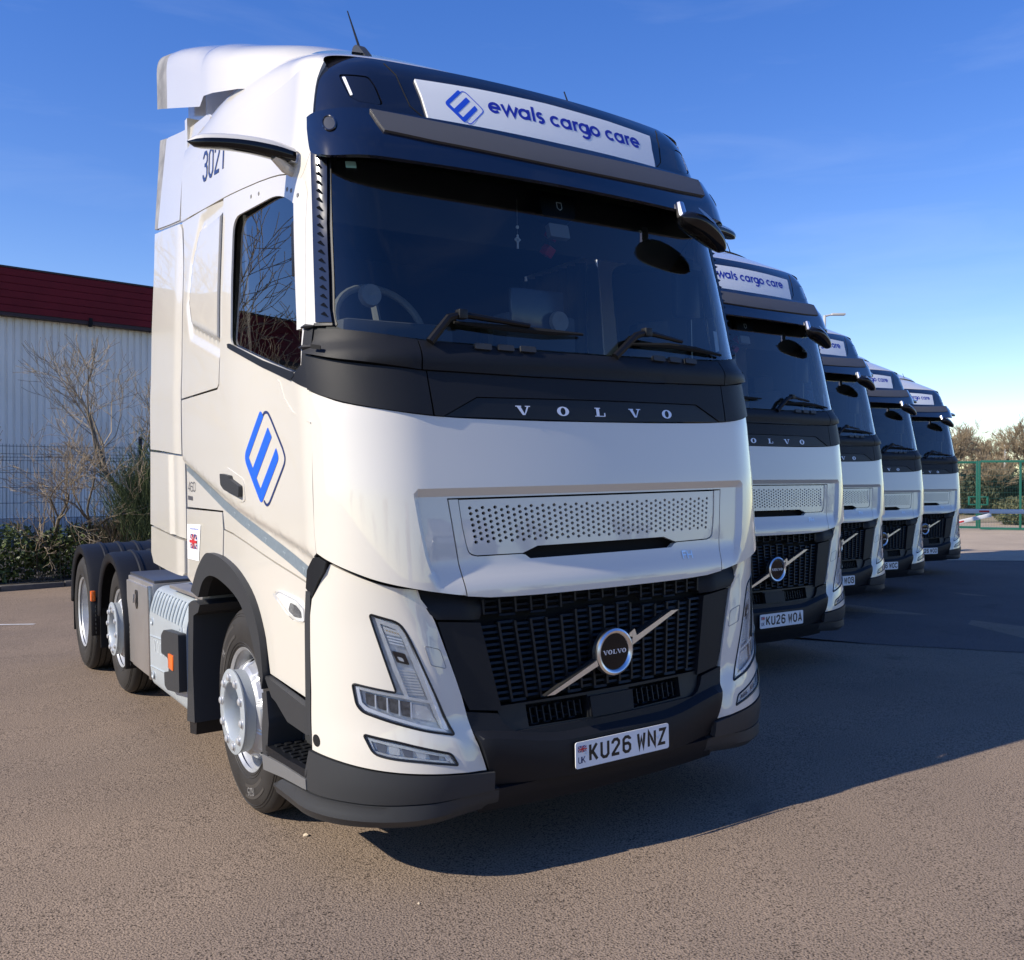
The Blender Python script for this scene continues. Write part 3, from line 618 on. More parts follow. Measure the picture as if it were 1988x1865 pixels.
WN = (WB-WA).cross(WC-WA).normalized()
WN = WN if WN.x < 0 else -WN
def flatglass(y, z, o=0.): return (WA.x+(-(y-WA.y)*WN.y-(z-WA.z)*WN.z)/WN.x-o, y, z)
gl = P('door_window', flatglass, [(y*1.0+(.80-y)*.0, z) for y, z in rnd([(1.285,2.94),(.70,2.915),(.452,2.797),(.392,2.45),(.364,2.25),(.354,2.094),(.42,2.075),(.704,2.149),(1.262,2.302)],[.09,.12,.09,.02,.02,.05,.02,.05,.04],5)], SIDEGL, off=0, thick=0, res=.4)
P('window_seal', SD, [(1.285,2.312),(1.275,2.292),(.80,2.148),(.46,2.055),(.41,2.07),(.43,2.086),(.80,2.178),(1.25,2.31)], BLACKP, off=.008, thick=.02, parent=dr)
P('door_trim', SD, [(.292,2.006),(.30,2.008),(.455,2.058),(.40,2.085),(.352,2.108),(.352,2.262),(.30,2.262),(.296,2.14)], DARK, off=.006, thick=.02, parent=dr)
for z in (2.262,2.178):
    mb = MB(); mb.tube([SD(.37,z,.008),SD(.33,z-.002,.014),SD(.29,z-.004,.012)],[.004,.011,.004],6); mb.build('trim_fin', DARK, dr)
# door handle in its pocket
P('handle_pocket', SD, rnd([(1.40,1.705),(1.30,1.71),(1.05,1.65),(1.03,1.545),(1.10,1.54),(1.36,1.60)],.03,3), WHITE, off=lambda y, z: dside(y, z)+.003, thick=.003, parent=dr)
mb = MB(); mb.prism(rnd([(1.357,1.68),(1.21,1.668),(1.20,1.652),(1.06,1.617),(1.066,1.564),(1.291,1.600),(1.349,1.625)],.012,3), lambda u, v, d: SD(u, v, d), .004, .024); h = mb.build('door_handle', DARK2, dr, smooth=35)
# decals on the door
FD = lambda u, v, o: SD(u, v, dside(u, v)+o)
e, thin = logo(FD, (1.046,1.752),(.828,1.955),(.831,1.533), .002)
P('logo', FD, e, mat('logo_bright_blue',(.02,.12,.78),.3), off=.002, thick=0, res=.04, parent=dr); thin.build('logo_outline', NAVY, dr, fix=False, smooth=0)
P('reflective_stripe', FD, [(2.18,1.750),(1.9,1.68),(1.442,1.553),(1.0,1.448),(.6,1.347),(.330,1.275),(.352,1.222),(.6,1.29),(1.0,1.393),(1.446,1.500),(1.9,1.63),(2.18,1.708)], STRIPE, off=.002, thick=0, res=.04, parent=dr)
mb = MB()
for i in range(9):
    y = .42+i*.21; z = interp(y,[.34,1.442,2.18],[1.248,1.527,1.729])
    ribbon(mb, [(y+.014,z+.010),(y-.014,z+.003)], .0025, FD, .003); ribbon(mb, [(y,z+.006),(y,z-.012)], .0025, FD, .0034)
mb.build('stripe_marks', mat('stripe_mark',(.32,.38,.42),.3), dr, fix=False, smooth=0)
mb, w = text('460', CAP, FD, 2.155, 1.588, .052, .05, .002, sx=1.75, du=(-1,-.0)); mb.build('power_number', DGREY, truck, fix=False, smooth=0)
P('small_badge', FD, [(2.16,1.565),(2.06,1.56),(2.06,1.537),(2.16,1.542)], DGREY, off=.002, thick=0)
mb = MB(); mb.prism([(.622,2.075),(.606,2.055),(.56,1.985),(.462,1.918),(.28,1.866),(.28,1.872),(.45,1.926),(.545,1.99),(.59,2.06)], FD, -.002, .004); mb.build('door_crease', WHITE, dr, smooth=60)
# body screws
for y, z in ((1.038,2.976),(.942,2.965),(.594,2.893),(.543,2.874),(.477,2.837)):
    c = Vector(SD(y,z,0)); mb = MB(); mb.lathe([(-.002,0),(.002,.004),(.002,.009),(-.002,.011)], c, 10); mb.build('plug', mat('plug_grey',(.2,.2,.2),.5), dr)
# sleeper panel with raised field
def bul(y, z):
    pl = [(1.671,2.999),(1.842,3.009),(1.985,2.838),(2.028,2.642),(1.967,2.499),(1.40,2.34),(1.40,2.999)]
    d = dist_edges(np.array([[y,z]]), pl)[0]; ins_ = inside(np.array([[y,z]]), pl)[0]
    return (.014*smooth(d/.02) if ins_ else 0)-.012*smooth((.09-d)/.05)*(0 if ins_ else 1)
spn = [(1.446,3.064),(1.442,2.5),(1.43,2.2),(1.435,2.135),(1.465,2.116),(2.188,2.118),(2.198,2.5),(2.21,2.88),(2.25,3.11),(2.29,3.15),(1.811,3.106)]
both(P('sleeper_panel', SD, spn, WHITE, off=bul, res=.022))
# wheel-arch panel
fp = [(1.452,1.394)]+crv([(1.30,1.378),(1.088,1.343),(.738,1.273),(.352,1.205)],3)+[(.338,1.195),(.340,.728)]+crv([(.6,.75),(.82,.772)],2)+crv([(.842,.85),(.88,.96),(.989,1.101),(1.181,1.204),(1.414,1.257),(1.47,1.262)],3)
both(P('arch_panel', SD, fp, WHITE, off=-.020, res=.03))
rpn = [(2.186,1.488),(2.20,1.10),(2.02,1.046)]+crv([(1.88,1.166),(1.729,1.250),(1.619,1.268),(1.482,1.263)],3)+[(1.462,1.394),(1.475,1.484)]
both(P('step_panel', SD, rpn, WHITE, off=-.018))
# rear corner panels
SX = lambda y, z, o=0.: (SD(2.2, z, 0)[0]-o-.012*smooth((y-2.2)/.15), y, z)
both(P('corner_panel', SX, [(2.205,1.80),(2.6,1.832),(2.953,1.856),(2.95,2.4),(2.95,2.9),(2.95,3.235),(2.62,3.19),(2.30,3.145),(2.262,3.10),(2.222,2.88),(2.21,2.5)], WHITE, thick=.05))
def inset(y, z): return -.016*smooth((2.46-y)/.03)
both(P('corner_panel_lower', SX, [(2.198,1.787),(2.6,1.818),(2.955,1.84),(3.0,1.376),(2.6,1.345),(2.2,1.315)], WHITE, off=inset, thick=.05, res=.03))
both(P('corner_panel_foot', SX, [(2.204,1.305),(2.6,1.333),(3.0,1.362),(3.015,1.195),(2.95,1.13),(2.6,1.11),(2.25,1.10),(2.21,1.12)], WHITE, off=-.004, thick=.05))
mb = MB(); mb.box((-1.17,2.24,.95),(1.17,2.29,3.75)); mb.build('cab_rear_wall', WHITE, truck)
# sticker with flag
stk = P('operator_sticker', SD, [(2.172,1.402),(1.882,1.408),(1.935,1.205),(2.178,1.205)], WHITE2, off=-.015, thick=0)
fl = lambda u, v, o: SD(2.172-u, v, -.0145+o)
def flag(mb_list, fn, u0, v0, w, h):
    P_ = lambda a, b: (u0+a*w, v0+b*h)
    def bar(a, b, t):
        d = (Vector(P_(*b))-Vector(P_(*a))).normalized()*1.; n = Vector((-d.y,d.x))*t; A, B_ = Vector(P_(*a)), Vector(P_(*b)); return [tuple(A+n),tuple(A-n),tuple(B_-n),tuple(B_+n)]
    return ([[P_(0,0),P_(1,0),P_(1,1),P_(0,1)]], [bar((.04,.04),(.96,.96),h*.08),bar((.04,.96),(.96,.04),h*.08),bar((.5,0),(.5,1),h*.17),bar((0,.5),(1,.5),h*.17)], [bar((.04,.04),(.96,.96),h*.03),bar((.04,.96),(.96,.04),h*.03),bar((.5,0),(.5,1),h*.1),bar((0,.5),(1,.5),h*.1)])
fb, fw, fr = flag(None, fl, .065, 1.268, .15, .082)
polys(fb, fl, 0).build('flag_field', mat('flag_blue',(.01,.03,.2),.4), stk, fix=False, smooth=0); polys(fw, fl, .001).build('flag_white', WHITE2, stk, fix=False, smooth=0); polys(fr, fl, .004).build('flag_red', REDL, stk, fix=False, smooth=0)
b, w = text('ewals cargo care', GEO, fl, .07, 1.375, .009, .1, .001, sx=1.3); b.build('sticker_lettering', BLUE, stk, fix=False, smooth=0)

# ---- lower front: white corners, lamps
wc_ = [(-.852,1.198)]+crv([(-.844,1.162),(-.811,1.103),(-.768,.975),(-.702,.762),(-.672,.613),(-.657,.561),(-.636,.464)],3)+crv([(-.80,.480),(-.974,.503),(-1.083,.520),(-1.18,.537),(-1.257,.549),(-1.316,.557)],3)+[(-1.312,.636),(-1.302,.79),(-1.298,.997),(-1.296,1.16),(-1.25,1.24),(-1.205,1.305)]+crv([(-1.133,1.277),(-1.014,1.232),(-.93,1.21)],2)
hl = rnd([(-1.036,1.112),(-.930,1.076),(-.898,1.012),(-.754,.622),(-.86,.651),(-.989,.699),(-1.075,.733),(-1.096,.76),(-1.109,.842),(-.951,.805)],[.012,.03,.05,.012,.03,.03,.03,.02,.014,.012],4)
fog = rnd([(-1.078,.647),(-.959,.617),(-.779,.553),(-.758,.506),(-.89,.537),(-.994,.556),(-1.05,.573)],[.012,.02,.015,.008,.02,.02,.03],4)
def bumpw(s, z):
    a = abs(s); e = interp(z,[.46,.561,.613,.762,.975,1.103,1.2],[.636,.657,.672,.702,.768,.811,.852])
    return -.014+.014*lin((a-e-.012)/.07)
EDG = ([.46,.561,.613,.762,.975,1.103,1.2],[.636,.657,.672,.702,.768,.811,.852])
wcr = P('bumper_corner', BF, wc_, WHITE, holes=[hl, fog], off=bumpw, res=.022, thick=.03, smooth=20)
def lamp_set(name, outline, inner_parts):
    o = P(name, BF, outline, BLACKP, off=lambda s, z: bumpw(s, z)-.07, thick=-.055, res=.03)       # housing floor with walls
    return o
HB = lambda s, z, o=0.: BF(s, z, bumpw(s, z)+o)
hd = patch('headlamp', HB, hl, LAMPFL, truck, off=-.019, thick=-.019, res=.03)
def inpoly(name, poly, m, o, t, parent, r=.006, res=.03): return patch(name, HB, rnd(poly, r, 3), m, parent, off=o*.42, thick=t*.3, res=res)
inpoly('lamp_bezel', [(-1.018,1.098),(-.935,1.066),(-.912,1.03),(-.79,.69),(-.773,.642),(-.80,.652),(-.925,1.018),(-.945,1.05),(-1.00,1.075),(-.945,.90),(-.905,.775),(-.92,.778),(-.96,.89)], LAMPIN, -.012, .03, hd, .004, .05)
inpoly('light_guide', [(-.905,1.03),(-.889,1.006),(-.772,.642),(-.79,.649)], LED, -.006, .02, hd, .004)
inpoly('light_guide', [(-.79,.648),(-.776,.636),(-.86,.66),(-.98,.705),(-1.066,.738),(-1.088,.764),(-1.098,.83),(-1.086,.828),(-1.076,.768),(-1.056,.75),(-.975,.716),(-.87,.676)], LED, -.008, .02, hd, .002)
inpoly('lamp_bezel', [(-1.09,.832),(-.945,.798),(-.825,.762),(-.822,.750),(-.945,.786),(-1.084,.818)], LAMPIN, -.010, .02, hd, .003)
inpoly('indicator_strip', [(-.992,1.064),(-.94,1.044),(-.928,1.018),(-.982,1.034)], LAMPIN, -.022, .02, hd)
for i in range(5):
    s0 = -.980+i*.010; inpoly('led', [(s0,1.050-i*.0035),(s0+.006,1.048-i*.0035),(s0+.007,1.042-i*.0035),(s0+.001,1.044-i*.0035)], mat('led_amber',(.6,.45,.25),.3), -.019, .003, hd, .001)
for i in range(3):
    inpoly('lamp_fin', [(-.978+i*.004,1.026-i*.012),(-.924+i*.003,1.010-i*.012),(-.923+i*.003,1.005-i*.012),(-.976+i*.004,1.020-i*.012)], LED, -.016, .02, hd, .001)
inpoly('projector', [(-.962,.968),(-.915,.953),(-.900,.908),(-.945,.922)], mat('projector_dark',(.05,.05,.055),.12,metal=.6), -.02, .01, hd, .006)
inpoly('projector_glint', [(-.945,.945),(-.925,.938),(-.918,.922),(-.936,.928)], LAMPIN, -.012, .006, hd, .006)
for i in range(9):
    z = .895-i*.0115; s0 = interp(z,[.79,.90],[-.917,-.945]); s1 = interp(z,[.79,.90],[-.848,-.882]); inpoly('reflector_rib', [(s0,z),(s1,z-.012),(s1,z-.019),(s0,z-.007)], LAMPIN, -.034, .012, hd, .001)
for i in range(4):
    s0 = -1.066+i*.042; z0 = .806-i*.011; inpoly('reflector_cell', [(s0,z0),(s0+.036,z0-.009),(s0+.034,z0-.056-i*.004),(s0+.004,z0-.046-i*.004)], LAMPDK, -.03, .02, hd, .005)
    inpoly('cell_divider', [(s0+.036,z0-.008),(s0+.041,z0-.010),(s0+.041,z0-.062-i*.004),(s0+.035,z0-.06-i*.004)], LED, -.02, .02, hd, .001)
inpoly('reflector', [(-.895,.757),(-.845,.742),(-.812,.678),(-.83,.684),(-.90,.705)], LAMPIN, -.03, .015, hd, .004)
patch('lamp_lens', HB, hl, LENS, hd, off=-.002, thick=.0, res=.04); MB().tube([HB(a, b_, .0) for a, b_ in dens(hl,.02)], .0045, 5, closed=True).build('lamp_seal', BLACKP, hd)
both(hd)
fg = patch('fog_lamp', HB, fog, LAMPFL, truck, off=-.019, thick=-.019, res=.03)
inpoly('lamp_bezel', [(-1.066,.635),(-.955,.606),(-.79,.55),(-.77,.514),(-.785,.518),(-.80,.543),(-.955,.594),(-1.055,.622),(-1.045,.585),(-.99,.568),(-.89,.549),(-.80,.528),(-.785,.518),(-.89,.542),(-.995,.561),(-1.05,.578)], LAMPIN, -.014, .02, fg, .002, .05)
for i in range(5):
    s0 = -1.042+i*.045; z0 = .616-i*.012; inpoly('reflector_cell', [(s0,z0),(s0+.038,z0-.010),(s0+.036,z0-.042+i*.002),(s0+.006,z0-.034+i*.002)], LAMPIN if i % 2 else mat('lamp_mid',(.22,.24,.28),.12), -.03, .02, fg, .006)
inpoly('reflector_cell', [(-.81,.556),(-.785,.547),(-.778,.522),(-.80,.528)], LED, -.02, .02, fg, .004)
patch('lamp_lens', HB, fog, LENS, fg, off=-.002, thick=0, res=.04); MB().tube([HB(a, b_, .0) for a, b_ in dens(fog,.02)], .0045, 5, closed=True).build('lamp_seal', BLACKP, fg)
both(fg)
# washer cover as a thin groove, tow hole
mb = MB(); g_ = rnd([(-.846,.980),(-.783,.958),(-.760,.880),(-.825,.902)],.012,4); mb.tube([HB(a, b_, .0005) for a, b_ in g_], .0016, 5, closed=True); mb.build('washer_cover', mat('groove_grey',(.25,.25,.25),.6), wcr)
P('tow_hole', HB, [(-1.287+.02*math.cos(a),.599+.024*math.sin(a)) for a in [i*math.pi/8 for i in range(16)]], VOID, off=.002, thick=.002, parent=wcr)
both(wcr)
# dark bumper below
bl = crv([(-.606,.455),(-.635,.456),(-.80,.472),(-.974,.495),(-1.083,.512),(-1.18,.529),(-1.257,.541),(-1.335,.55)],3)+[(-1.37,.46),(-1.372,.385)]+crv([(-1.273,.381),(-1.156,.380),(-1.062,.376),(-.932,.374),(-.8,.373),(-.607,.382)],3)
both(P('bumper_skirt', BF, bl, DARK2, off=.004, thick=.03))
lipf = lambda s, z: -.012+(.018+.022*smooth((.352-z)/.03)-.012*smooth((.30-z)/.05))*smooth((abs(s)-.60)/.35)-.02*smooth((.33-z)/.05)
lp2 = [(-.58,.375)]+crv([(-.8,.366),(-.932,.367),(-1.062,.369),(-1.156,.373),(-1.273,.374),(-1.372,.376)],2)+[(-1.62,.352),(-1.70,.30),(-1.70,.26),(-1.47,.262),(-1.25,.27),(-1.05,.275),(-.8,.28),(-.58,.285)]
both(P('bumper_lip', BF, lp2, DARK2, off=lipf, thick=.05, res=.022))
# centre bumper with plate recess
cb = crv([(0,.592),(-.478,.596)],1)+[(-.51,.612),(-.535,.64),(-.552,.676),(-.69,.700)]+crv([(-.668,.613),(-.650,.561),(-.628,.47),(-.602,.382)],2)+[(-.50,.378),(-.27,.386),(0,.388)]
def czc(s): return .548+.062*smooth((abs(s)-.25)/.45)
def cbo(s, z): return -.014+.034*lin((czc(s)+.015-z)/.03)*smooth((.72-abs(s))/.1)-.05*smooth((czc(s)-.03-z)/.2)*smooth((abs(s)-.2)/.4)
P('bumper_centre', BF, sym(cb), DARK, off=cbo, res=.022, thick=.04, cons=[[(x, czc(x)+.015) for x in np.arange(-.66,.6601,.03)],[(x, czc(x)-.015) for x in np.arange(-.64,.6401,.03)]], smooth=18)
P('bumper_valance', BF, sym([(0,.383),(-.5,.373),(-.66,.372),(-.66,.262),(-.513,.258),(0,.255)]), DARK, off=lambda s, z: -.012-.02*smooth((.33-z)/.05), thick=.05)
P('plate_mount', BF, rnd([(-.278,.535),(.29,.535),(.305,.51),(.305,.402),(-.285,.402)],.008,2), BLACKP, off=.016, thick=.02)
PLF = lambda u, v, o=0.: BF(u*1.0, v, o+.026)
yp = BF(0,.47,.03)[1]
PF = lambda u, v, o=0.: (u, yp-o+.012*(0), v)
mb = MB(); mb.prism(rnd([(-.26,.412),(.26,.412),(.26,.523),(-.26,.523)],.012,4), PF, 0, .004); plate = mb.build('number_plate', PLATE, truck, smooth=20)
fb, fw, fr = flag(None, PF, -.248, .480, .044, .026)
polys(fb, PF, .005).build('flag_field', MATS['flag_blue'], plate, fix=False, smooth=0); polys(fw, PF, .0056).build('flag_white', WHITE2, plate, fix=False, smooth=0); polys(fr, PF, .008).build('flag_red', REDL, plate, fix=False, smooth=0)
b, w = text('UK', CAP, PF, -.245, .434, .026, .075, .005, sx=1.15); b.build('plate_country', NAVY, plate, fix=False, smooth=0)
mb = MB()
for s in (-.205,.2): mb.lathe([(.004,0),(.0075,.003),(.006,.006),(.004,.007)], (s,yp-.012,.47), 10, 'y')
mb.v = [(x, 2*yp-.0-y-.012 if False else y, z) for x,y,z in mb.v]; mb.build('plate_screw', WHITE2, plate)
def reg_text(r):
    mb = MB(); x = -.190
    for ch in r:
        if ch == ' ': x += .022; continue
        gw = max(p[0] for st_ in CAP[ch][1] for p in st_); q, _ = text(ch, CAP, PF, x+.007, .4375, .066, .0066/.066, .0045, sx=.036/.066/gw); mb.add(q.v, q.f); x += .0605
    return mb
reg = reg_text('KU26 WNZ')
plate_text = reg.build('registration', INKB, plate, fix=False, smooth=0)

# ---- grille
GR = lambda u, v, o=0.: BF(u, v, o)
P('grille_backing', GR, sym([(0,1.15),(-.84,1.17),(-.70,.70),(-.5,.58),(0,.575)]), VOID, off=-.11, thick=0, res=.1)
# side cheeks and upper visor of the grille
both(P('grille_cheek', GR, [(-.785,1.066),(-.605,1.047),(-.53,.684),(-.668,.704),(-.70,.77),(-.745,.93)], DARK, off=-.02, thick=.04))
both(P('grille_brow', GR, [(-.846,1.165),(-.858,1.215),(-.66,1.18),(-.6,1.165),(-.56,1.13),(-.60,1.058),(-.79,1.076),(-.815,1.10)], DARK, off=lambda s, z: -.012-.03*smooth((.66-abs(s))/.06)-.03*smooth((z-1.13)/.03), thick=.05))
def field(name, poly, cols, rows, u0, u1, v0, v1, o, slope=0., holes=(), bw=.011, bh=.0055):
    """woven grille: upright ribs with cross slats between them, clipped to an outline"""
    root = patch(name, GR, poly, BLACKP, truck, holes=holes, off=o-.05, thick=.0, res=.1) if False else empty(name)
    root.parent = truck; P_ = np.array(poly); rib = MB(); sl = {}
    ok = lambda u, v: inside(np.array([[u, v]]), poly)[0] and not any(inside(np.array([[u, v]]), h)[0] for h in holes)
    for i in range(cols+1):
        u = u0+(u1-u0)*i/cols; run = []
        mb = MB(); vv = np.arange(v0, v1+.001, .02); last = None
        for v in list(vv)+[None]:
            g = v is not None and ok(u*(1-slope*(1-(v-v0)/(v1-v0))), v)
            if g: run.append(v)
            elif run:
                if len(run) > 1:
                    cs = lambda v: u*(1-slope*(1-(v-v0)/(v1-v0)))
                    for a, b in zip(run, run[1:]):
                        q = [GR(cs(a)-bw,a,o-.03),GR(cs(a)-bw*.6,a,o),GR(cs(a)+bw*.6,a,o),GR(cs(a)+bw,a,o-.03),GR(cs(b)-bw,b,o-.03),GR(cs(b)-bw*.6,b,o),GR(cs(b)+bw*.6,b,o),GR(cs(b)+bw,b,o-.03)]
                        mb.add(q, [(0,1,5,4),(1,2,6,5),(2,3,7,6)])
                run = []
        if mb.v: mb.build('grille_rib', BLACKP, root, smooth=20)
        if i == cols: break
        mb = MB()
        for j in range(rows+1):
            v = v0+(v1-v0)*(j+(.5 if i % 2 else 0))/rows; um = u+(u1-u0)/cols/2; k = 1-slope*(1-(v-v0)/(v1-v0)); a, b = u*k, (u+(u1-u0)/cols)*k
            if v > v1 or not (ok(a+.01, v) and ok(b-.01, v)): continue
            mb.add([GR(a,v-bh*1.3,o-.035),GR(a,v-bh,o-.008),GR(a,v+bh,o-.012),GR(a,v+bh*1.3,o-.04),GR(b,v-bh*1.3,o-.035),GR(b,v-bh,o-.008),GR(b,v+bh,o-.012),GR(b,v+bh*1.3,o-.04)], [(0,1,5,4),(1,2,6,5),(2,3,7,6)])
        if mb.v: mb.build('grille_slats', BLACKP, root, smooth=20, kind='stuff')
    return root
main = [(-.595,1.045),(-.21,1.048),(-.165,1.074),(.165,1.074),(.21,1.048),(.595,1.045),(.535,.705),(-.535,.705)]
field('main_grille', main, 16, 15, -.60, .60, .70, 1.075, -.03, slope=.10, bw=.0085, bh=.0048)
topg = [(-.60,1.068),(-.595,1.15),(.595,1.15),(.60,1.068),(.22,1.062),(.17,1.09),(-.17,1.09),(-.22,1.062)]
field('upper_grille', topg, 16, 4, -.58, .58, 1.055, 1.15, -.035, bw=.007, bh=.004)
lowg = [(-.415,.690),(-.415,.604),(-.12,.598),(-.12,.688)]
field('lower_grille', lowg+[], 10, 3, -.42, -.11, .595, .69, -.05, bw=.004, bh=.003); field('lower_grille', mir(lowg), 10, 3, .11, .42, .595, .69, -.05, bw=.004, bh=.003)
P('grille_surround', GR, rnd([(-.548,.700),(.548,.700),(.53,.63),(.48,.590),(-.48,.590),(-.53,.63)],[.01,.01,.03,.04,.04,.03],4), BLACKP, holes=[[(-.416,.692),(-.113,.689),(-.122,.599),(-.416,.605)],[(.113,.689),(.416,.692),(.416,.605),(.122,.599)]], off=-.032, thick=.05)
P('radar_cover', GR, rnd([(-.112,.682),(.118,.682),(.112,.599),(-.114,.599)],.004,2), DARK, off=-.012, thick=.03)
# emblem
ec = BF(0,.866,0); ey = ec[1]-.012
em = empty('emblem'); em.parent = truck
EF = lambda u, v, o=0.: (u, ey-.012-o-.03*0, v)
mb = MB(); mb.lathe([(.02,.074),(-.006,.078),(-.014,.084),(-.016,.092),(-.010,.101),(.02,.104)], (0,ey-.012,.866), 48, 'y'); mb.build('emblem_ring', BADGE, em, smooth=40)
mb = MB(); mb.lathe([(-.006,0),(-.006,.05),(-.004,.0785)], (0,ey-.012,.866), 40, 'y'); mb.build('emblem_disc', MIRR, em, smooth=40)
slab_text('VOLVO', lambda u, v, o: (u, ey-.0185-o, v), -.052, .857, .019, .0, .026, 1.25).build('emblem_lettering', LETTER, em, fix=False, smooth=0)
dirv = Vector((.70,.285)).normalized(); nv = Vector((-dirv.y,dirv.x))
def bar2(a, b, w, cut): A = Vector(a); B_ = Vector(b); return [tuple(A+nv*w-dirv*cut*0),tuple(A-nv*w),tuple(B_-nv*w),tuple(B_+nv*w)]
mb = MB(); mb.prism([(-.366,.726),(-.325,.726),(-.093,.816),(-.10,.840)], EF, -.006, .008); mb.build('emblem_bar', BADGE, em, smooth=20); mb = MB(); mb.prism([(.093,.910),(.10,.884),(.378,1.014),(.333,1.014)], EF, -.006, .008); mb.build('emblem_bar', BADGE, em, smooth=20)
for q in ([(-.366,.722),(-.320,.722),(-.09,.814),(-.10,.844)],[(.09,.914),(.10,.880),(.382,1.012),(.382,1.016),(.33,1.016)]): mb = MB(); mb.prism(q, EF, -.03, -.007); mb.build('emblem_bar_base', VOID, em, smooth=20)
mb = MB(); mb.prism([(.078,.925),(.128,.912),(.112,.955),(.085,.94)], EF, -.004, .010); mb.prism([(.10,.895),(.128,.912),(.095,.945)], EF, -.004, .012); mb.build('emblem_arrow', BADGE, em, smooth=20)

# ---- lower side: rubber seam, sill, steps, side lamp
both(P('seam_rubber', SD, [(.232,1.333),(.19,1.315),(.205,1.275),(.24,1.235),(.285,1.17),(.345,1.20),(.325,1.275),(.27,1.328)], BLACKP, off=.004, thick=.04))
both(P('edge_strip', BS, [(.300,1.19),(.335,1.19),(.337,.72),(.322,.612),(.296,.61),(.300,.70)], DARK2, off=.002, thick=.03))
both(P('sill_trim', BS, [(.337,.719),(.6,.742),(.82,.764),(.83,.752),(.75,.682),(.70,.672),(.556,.613),(.326,.606)], DARK2, off=-.002, thick=.03))
both(P('sill_back', BS, [(.30,.62),(.84,.72),(.86,.50),(.84,.40),(.32,.40)], DARK2, off=-.16, thick=0))
both(P('arch_front', BS, [(.80,.700),(.86,.682),(.852,.60),(.872,.515),(.868,.345),(.80,.345),(.80,.45),(.775,.56)], DARK2, off=.004, thick=.16))
stp = MB(); a = BS(.31,.47,0)[0]; b_ = BS(.82,.45,0)[0]
stp.prism([(.31,a),(.82,b_-.005),(.82,b_+.22),(.31,a+.22)], lambda u, v, d: (v, u, d), .43, .455); so = stp.build('step', BLACKP, truck)
for i in range(9):
    for j in range(4):
        mb = MB(); y = .35+i*.05; x = interp(y,[.31,.82],[a,b_])+.02+j*.045+(i%2)*.01; mb.cbox((x,y,.455),(x+.03,y+.03,.463),.003); mb.build('step_tread', BLACKP, so)
both(so)
both(P('step_edge', BS, rnd([(.322,.468),(.60,.452),(.815,.440),(.815,.415),(.60,.425),(.335,.432)],.006,2), DARK, off=.004, thick=.03))
both(P('step_sill', BS, [(.335,.428),(.60,.421),(.865,.405),(.862,.335),(.60,.365),(.335,.386)], mat('sill_grey',(.14,.142,.145),.5,bump=.2,bscale=900), off=.008, thick=.03))
lm = rnd([(.735,1.140),(.69,1.158),(.496,1.137),(.427,1.112),(.420,1.052),(.50,1.048),(.592,1.073)],.012,3)
sl_ = P('side_lamp', SD, lm, LAMPIN, off=-.014, thick=.01)
P('lamp_cell', SD, rnd([(.56,1.118),(.50,1.112),(.445,1.09),(.44,1.064),(.52,1.062),(.585,1.082)],.01,3), LAMPDK, off=-.012, thick=.002, parent=sl_); P('lamp_lens', SD, lm, LENS, off=-.002, thick=.008, parent=sl_)
both(sl_)
# wheel arch trim: swept lip
arch_o = crv([(2.02,1.035),(1.88,1.166),(1.729,1.252),(1.619,1.270),(1.414,1.257),(1.181,1.204),(.989,1.101),(.874,.945),(.832,.758)],4)
arch_i = crv([(1.865,1.015),(1.769,1.107),(1.628,1.152),(1.423,1.143),(1.147,1.079),(.997,.962),(.90,.80),(.852,.70)],4)
both(P('arch_trim', SD, arch_o+arch_i[::-1], DARK2, off=.012, thick=.05))
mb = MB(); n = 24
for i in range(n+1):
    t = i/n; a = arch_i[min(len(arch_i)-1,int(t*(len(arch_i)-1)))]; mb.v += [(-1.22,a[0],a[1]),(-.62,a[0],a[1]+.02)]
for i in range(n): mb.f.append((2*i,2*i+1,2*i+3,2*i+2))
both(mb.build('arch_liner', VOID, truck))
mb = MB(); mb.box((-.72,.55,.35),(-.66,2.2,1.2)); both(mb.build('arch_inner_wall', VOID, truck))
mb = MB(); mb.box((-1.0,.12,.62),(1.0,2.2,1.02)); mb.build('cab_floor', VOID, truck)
mb = MB(); mb.prism([(.04,.27),(.5,.22),(.75,.25),(.75,.6),(.04,.6)], lambda u, v, d: (d, u, v), -.98, .98); mb.build('bumper_light_block', VOID, truck)  # unseen block added to stop sunlight leaking under the bumper
# mudguard behind the front wheel
mb = MB(); mb.prism(crv([(2.10,.955),(2.0,.985),(1.86,.975)],2)+[(1.90,.93),(2.0,.90),(2.035,.6),(2.02,.30),(2.19,.275),(2.14,.6)], lambda u, v, d: (-1.255+d, u, v), 0, .5); both(mb.build('mudguard', DARK2, truck))
mb = MB(); mb.prism([(2.03,.33),(2.19,.29),(2.185,.205),(2.05,.225)], lambda u, v, d: (-1.24+d, u, v), 0, .5); both(mb.build('mud_flap', BLACKP, truck))

